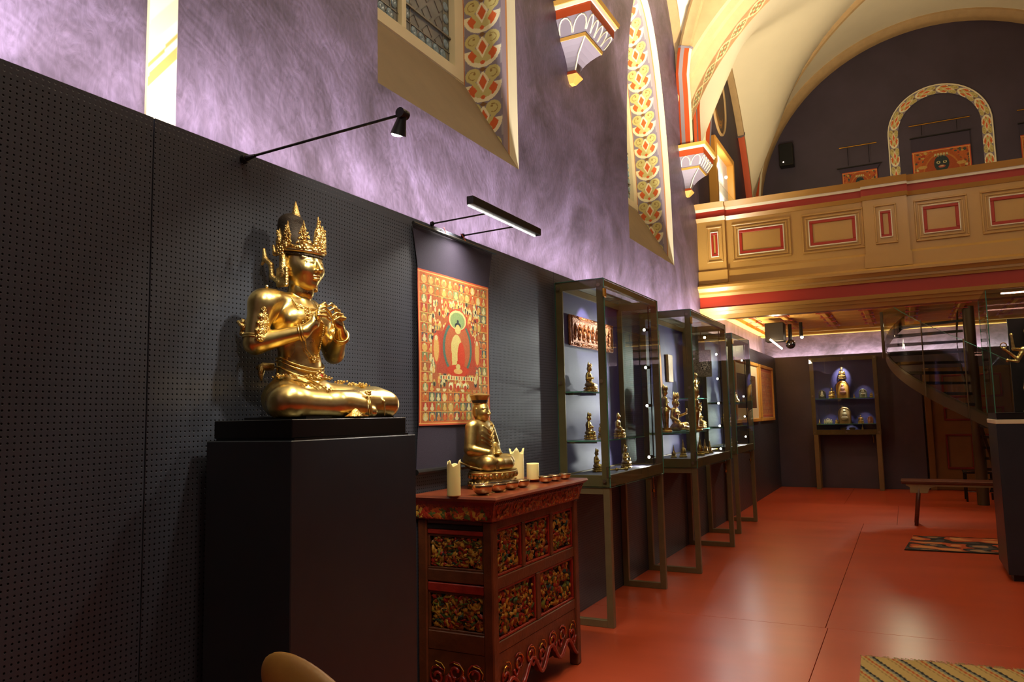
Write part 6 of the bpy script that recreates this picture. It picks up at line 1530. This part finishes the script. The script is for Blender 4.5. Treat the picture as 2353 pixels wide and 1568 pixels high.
o = F.mesh('carved_row', STN, pg, floor=0); pg.rotation_euler = (0, 0, RZ); o.location = (0, 0, 0); o.data.transform(Matrix.Translation((.86, 14.3, 1.1155)))
place(pB, U_, 1.0, 14.30, 1.1155, .5, RZ, 'tiny gilt figurine left of the brown shrine, lower shelf of the back case')
place(pS, U_, 1.38, 14.30, 1.1155, .8, RZ, 'greenish figurine right of the brown shrine, lower shelf of the back case')
pP = stele(PNK, PNK, .045, .12); put(pP, (1.53, 14.30, 1.1155), 'pinkish stone head at the right end of the lower shelf, back case', RZ, first=True)
place(pC, U_, 1.12, 14.40, 1.89, 1.05, RZ, 'bright gilt figurine alone high in the centre of the back case')
B().box(1.07, 1.17, 14.34, 14.478, 1.878, 1.8885).build('wall_bracket', GLASS, [o for o in bpy.data.objects if o.name.startswith('display_case') and o.location.y > 14][0])
for i, x in enumerate((1.10, 1.24)):
    q = thing('gilt_bowl', ('left', 'right')[i]+' one of the two gilt bowls on the floor of the back case', 'bowl', (x, 14.3, 1.001)); B().lathe([(.02, 0), (.045, .015), (.055, .04), (.05, .045), (.03, .05), (0, .052)], (x, 14.3, 1.001), 16).build('bowl_body', G1, q, smooth=40)
place(pSt, U_, 1.40, 14.3, 1.001, .95, RZ, 'gilt stupa on the floor of the back case, right of the two bowls')
# terracotta plaque and case hangings
TER = mat('copper_repousse', 'a8663c', .38, metal=.65, var=.35, vs_=40, bump=.8, bs=60)
pq = thing('repousse_plaque', 'wide copper plaque with raised figures at the top of the nearest case', 'plaque', (.02, 5.26, 1.85))
def px_(x0, y0, y1, z0, z1, nm, m, dp, par): return B().box(x0, x0+dp, y0, y1, z0, z1, .008).build(nm, m, par)
pl = px_(.017, 4.84, 5.72, 1.84, 2.06, 'plate', TER, .022, pq)
frb = B()
for q in ((4.87, 5.69, 1.865, 1.872), (4.87, 5.69, 2.028, 2.035), (4.87, 4.878, 1.872, 2.028), (5.682, 5.69, 1.872, 2.028)): frb.box(.038, .044, q[0], q[1], q[2], q[3], .002)
frb.build('raised_border', TER, pl)
rs_ = random.Random(21)
for i in range(9):
    y = 4.93+.085*i; F = B(); F.sph((.042, y, 1.93), 1, 8, 6, (.008, .020, .030)); F.sph((.044, y, 1.972), .014, 8, 6, (.7, 1, 1.1)); F.sph((.041, y, 1.895), 1, 8, 5, (.008, .034, .014)); F.tube([(.040, y-.032, 1.89), (.040, y-.034, 1.96), (.040, y, 2.005), (.040, y+.034, 1.96), (.040, y+.032, 1.89)], .003, 5); F.build('raised_figure', TER, pl, smooth=True)
b = B()
for k in range(150): b.sph((.039, rs_.uniform(4.85, 5.71), rs_.choice((rs_.uniform(1.845, 1.863), rs_.uniform(2.037, 2.055)))), .005, 5, 4)
b.build('bead_border', TER, pl, kind='stuff')
sc2 = thing('hanging_scroll', 'narrow tan scroll with a pale figure inside the middle glass case', 'scroll painting', (.02, 6.98, 1.45))
B().add([(.034, 6.80, 2.14), (.034, 7.02, 2.14), (.034, 7.08, 1.43), (.034, 6.86, 1.43), (.038, 6.80, 2.14), (.038, 7.02, 2.14), (.038, 7.08, 1.43), (.038, 6.86, 1.43)], [(0, 1, 2, 3), (4, 5, 6, 7), (0, 1, 5, 4), (1, 2, 6, 5), (2, 3, 7, 6), (3, 0, 4, 7)]).build('cloth_mount', mat('brown_brocade', '6a5238', .8, var=.1, vs_=30), sc2)
c_ = np.zeros((70, 26, 3)); c_[:] = lin2('c08a52'); V, U = np.meshgrid(np.linspace(-1, 1, 70), np.linspace(-1, 1, 26), indexing='ij'); c_[(np.hypot(U/.5, (V+.05)/.5) < 1)] = lin2('d9b27c'); c_[(np.hypot(U/.22, (V-.05)/.4) < 1)] = lin2('ece0c0')
painted('painting', lambda u, v: (.0395+0*u, 6.845-.03*v+.205*u, 1.60+.40*v), c_, COLP, sc2); B().cyl((.036, 6.85, 1.43), (.036, 7.10, 1.43), .008, n=8).build('roller', mat('wood_rod', '8a4a2a', .5), sc2)
t2 = thing('wooden_book_cover', 'small pale wooden panel on the back of the middle glass case', 'plaque', (.02, 7.3, 1.75)); B().box(.018, .045, 7.26, 7.42, 1.66, 1.93, .004).build('panel', mat('pale_panel', 'cfae78', .5, var=.15, vs_=30), t2)
t3 = thing('openwork_plaque', 'grey openwork figure panel near the far end of the middle glass case', 'plaque', (.27, 7.86, 1.78))
c_ = np.random.RandomState(4).rand(40, 30, 1)*.35+lin2('8a7f62')*.7; c_[10:24, 14:28] = (np.random.RandomState(5).rand(14, 14, 1) > .5)*lin2('d8d2bc')+.1
o = B().box(.13, .33, 7.845, 7.865, 1.72, 2.0, .003).build('slab', mat('panel_slab', '7d735a', .6), t3); painted('relief_field', lambda u, v: (.14+.18*u, 7.843+0*u, 1.73+.26*v), c_, colmat('panel_relief', .5, bump=.8, bs=90), t3); B().cyl((.23, 7.855, 2.0), (.23, 7.855, 2.19), .003, n=6).build('wire', BLACK, t3)
# ------------------------------------------------------------ dancing figure in the right-hand glass case
DC = thing('dancing_statue', 'gilt many-armed dancing deity before a black backing in the right glass case', 'statue', (3.02, 7.45, 1.30)); F = Field((-.26, -.12, 0), (.22, .10, .76), .005)
F.ell((0, 0, .36), (.045, .04, .06), .02); F.ell((.0, 0, .47), (.05, .035, .06), .02); F.cap((-.05, 0, .52), (.05, 0, .52), .022, None, .015)
F.cap((.0, 0, .54), (0, 0, .585), .018, .016, .01); F.ell((0, -.005, .62), (.030, .034, .040), .006)
F.cap((-.02, 0, .33), (-.05, -.03, .19), .038, .026, .012); F.cap((-.05, -.03, .19), (-.03, 0, .03), .024, .014, .01); F.cap((.02, 0, .33), (.13, -.03, .26), .038, .026, .012); F.cap((.13, -.03, .26), (.06, -.03, .14), .024, .014, .01)
for sg in (-1, 1):
    for (ex, ez), (hx, hz) in (((.10, .44), (.19, .53)), ((.12, .52), (.13, .64)), ((.10, .42), (.17, .43))):
        F.cap((sg*.05, 0, .515), (sg*ex, -.02, ez), .017, .014, .008); F.cap((sg*ex, -.02, ez), (sg*hx, -.03, hz), .013, .009, .006); F.ell((sg*hx, -.03, hz), (.014, .010, .016), .004)
F.ell((-.02, 0, .01), (.07, .06, .012), .006)
F.mesh('body', SMALLG, DC, off=(3.02, 7.45, 1.30), floor=0)
b = B()
for i in range(5): a = math.radians(-180+45*i); p = Vector((3.02+.028*math.cos(a), 7.445+.028*math.sin(a), 1.30+.645)); b.tube([p, p+Vector((.004*math.cos(a), .004*math.sin(a), .025)), p+Vector((0, 0, .055))], [.008, .008, .001], 6)
b.build('crown', SMALLG, DC, smooth=True)
b = B()
for sg in (-1, 1): b.tube([(3.02+sg*.19+.022*math.cos(2*PI*i/12), 7.42, 1.30+.555+.022*math.sin(2*PI*i/12)) for i in range(12)], .0045, 5, closed=True)
b2 = B(); b2.tube([(3.02+.022*math.cos(2*PI*i/12)-.19, 7.42, 1.855+.022*math.sin(2*PI*i/12)) for i in range(12)], .0045, 5, closed=True); b2.build('ring_attribute', SMALLG, DC)
b2 = B(); b2.tube([(3.02+.022*math.cos(2*PI*i/12)+.19, 7.42, 1.855+.022*math.sin(2*PI*i/12)) for i in range(12)], .0045, 5, closed=True); b2.build('ring_attribute', SMALLG, DC)
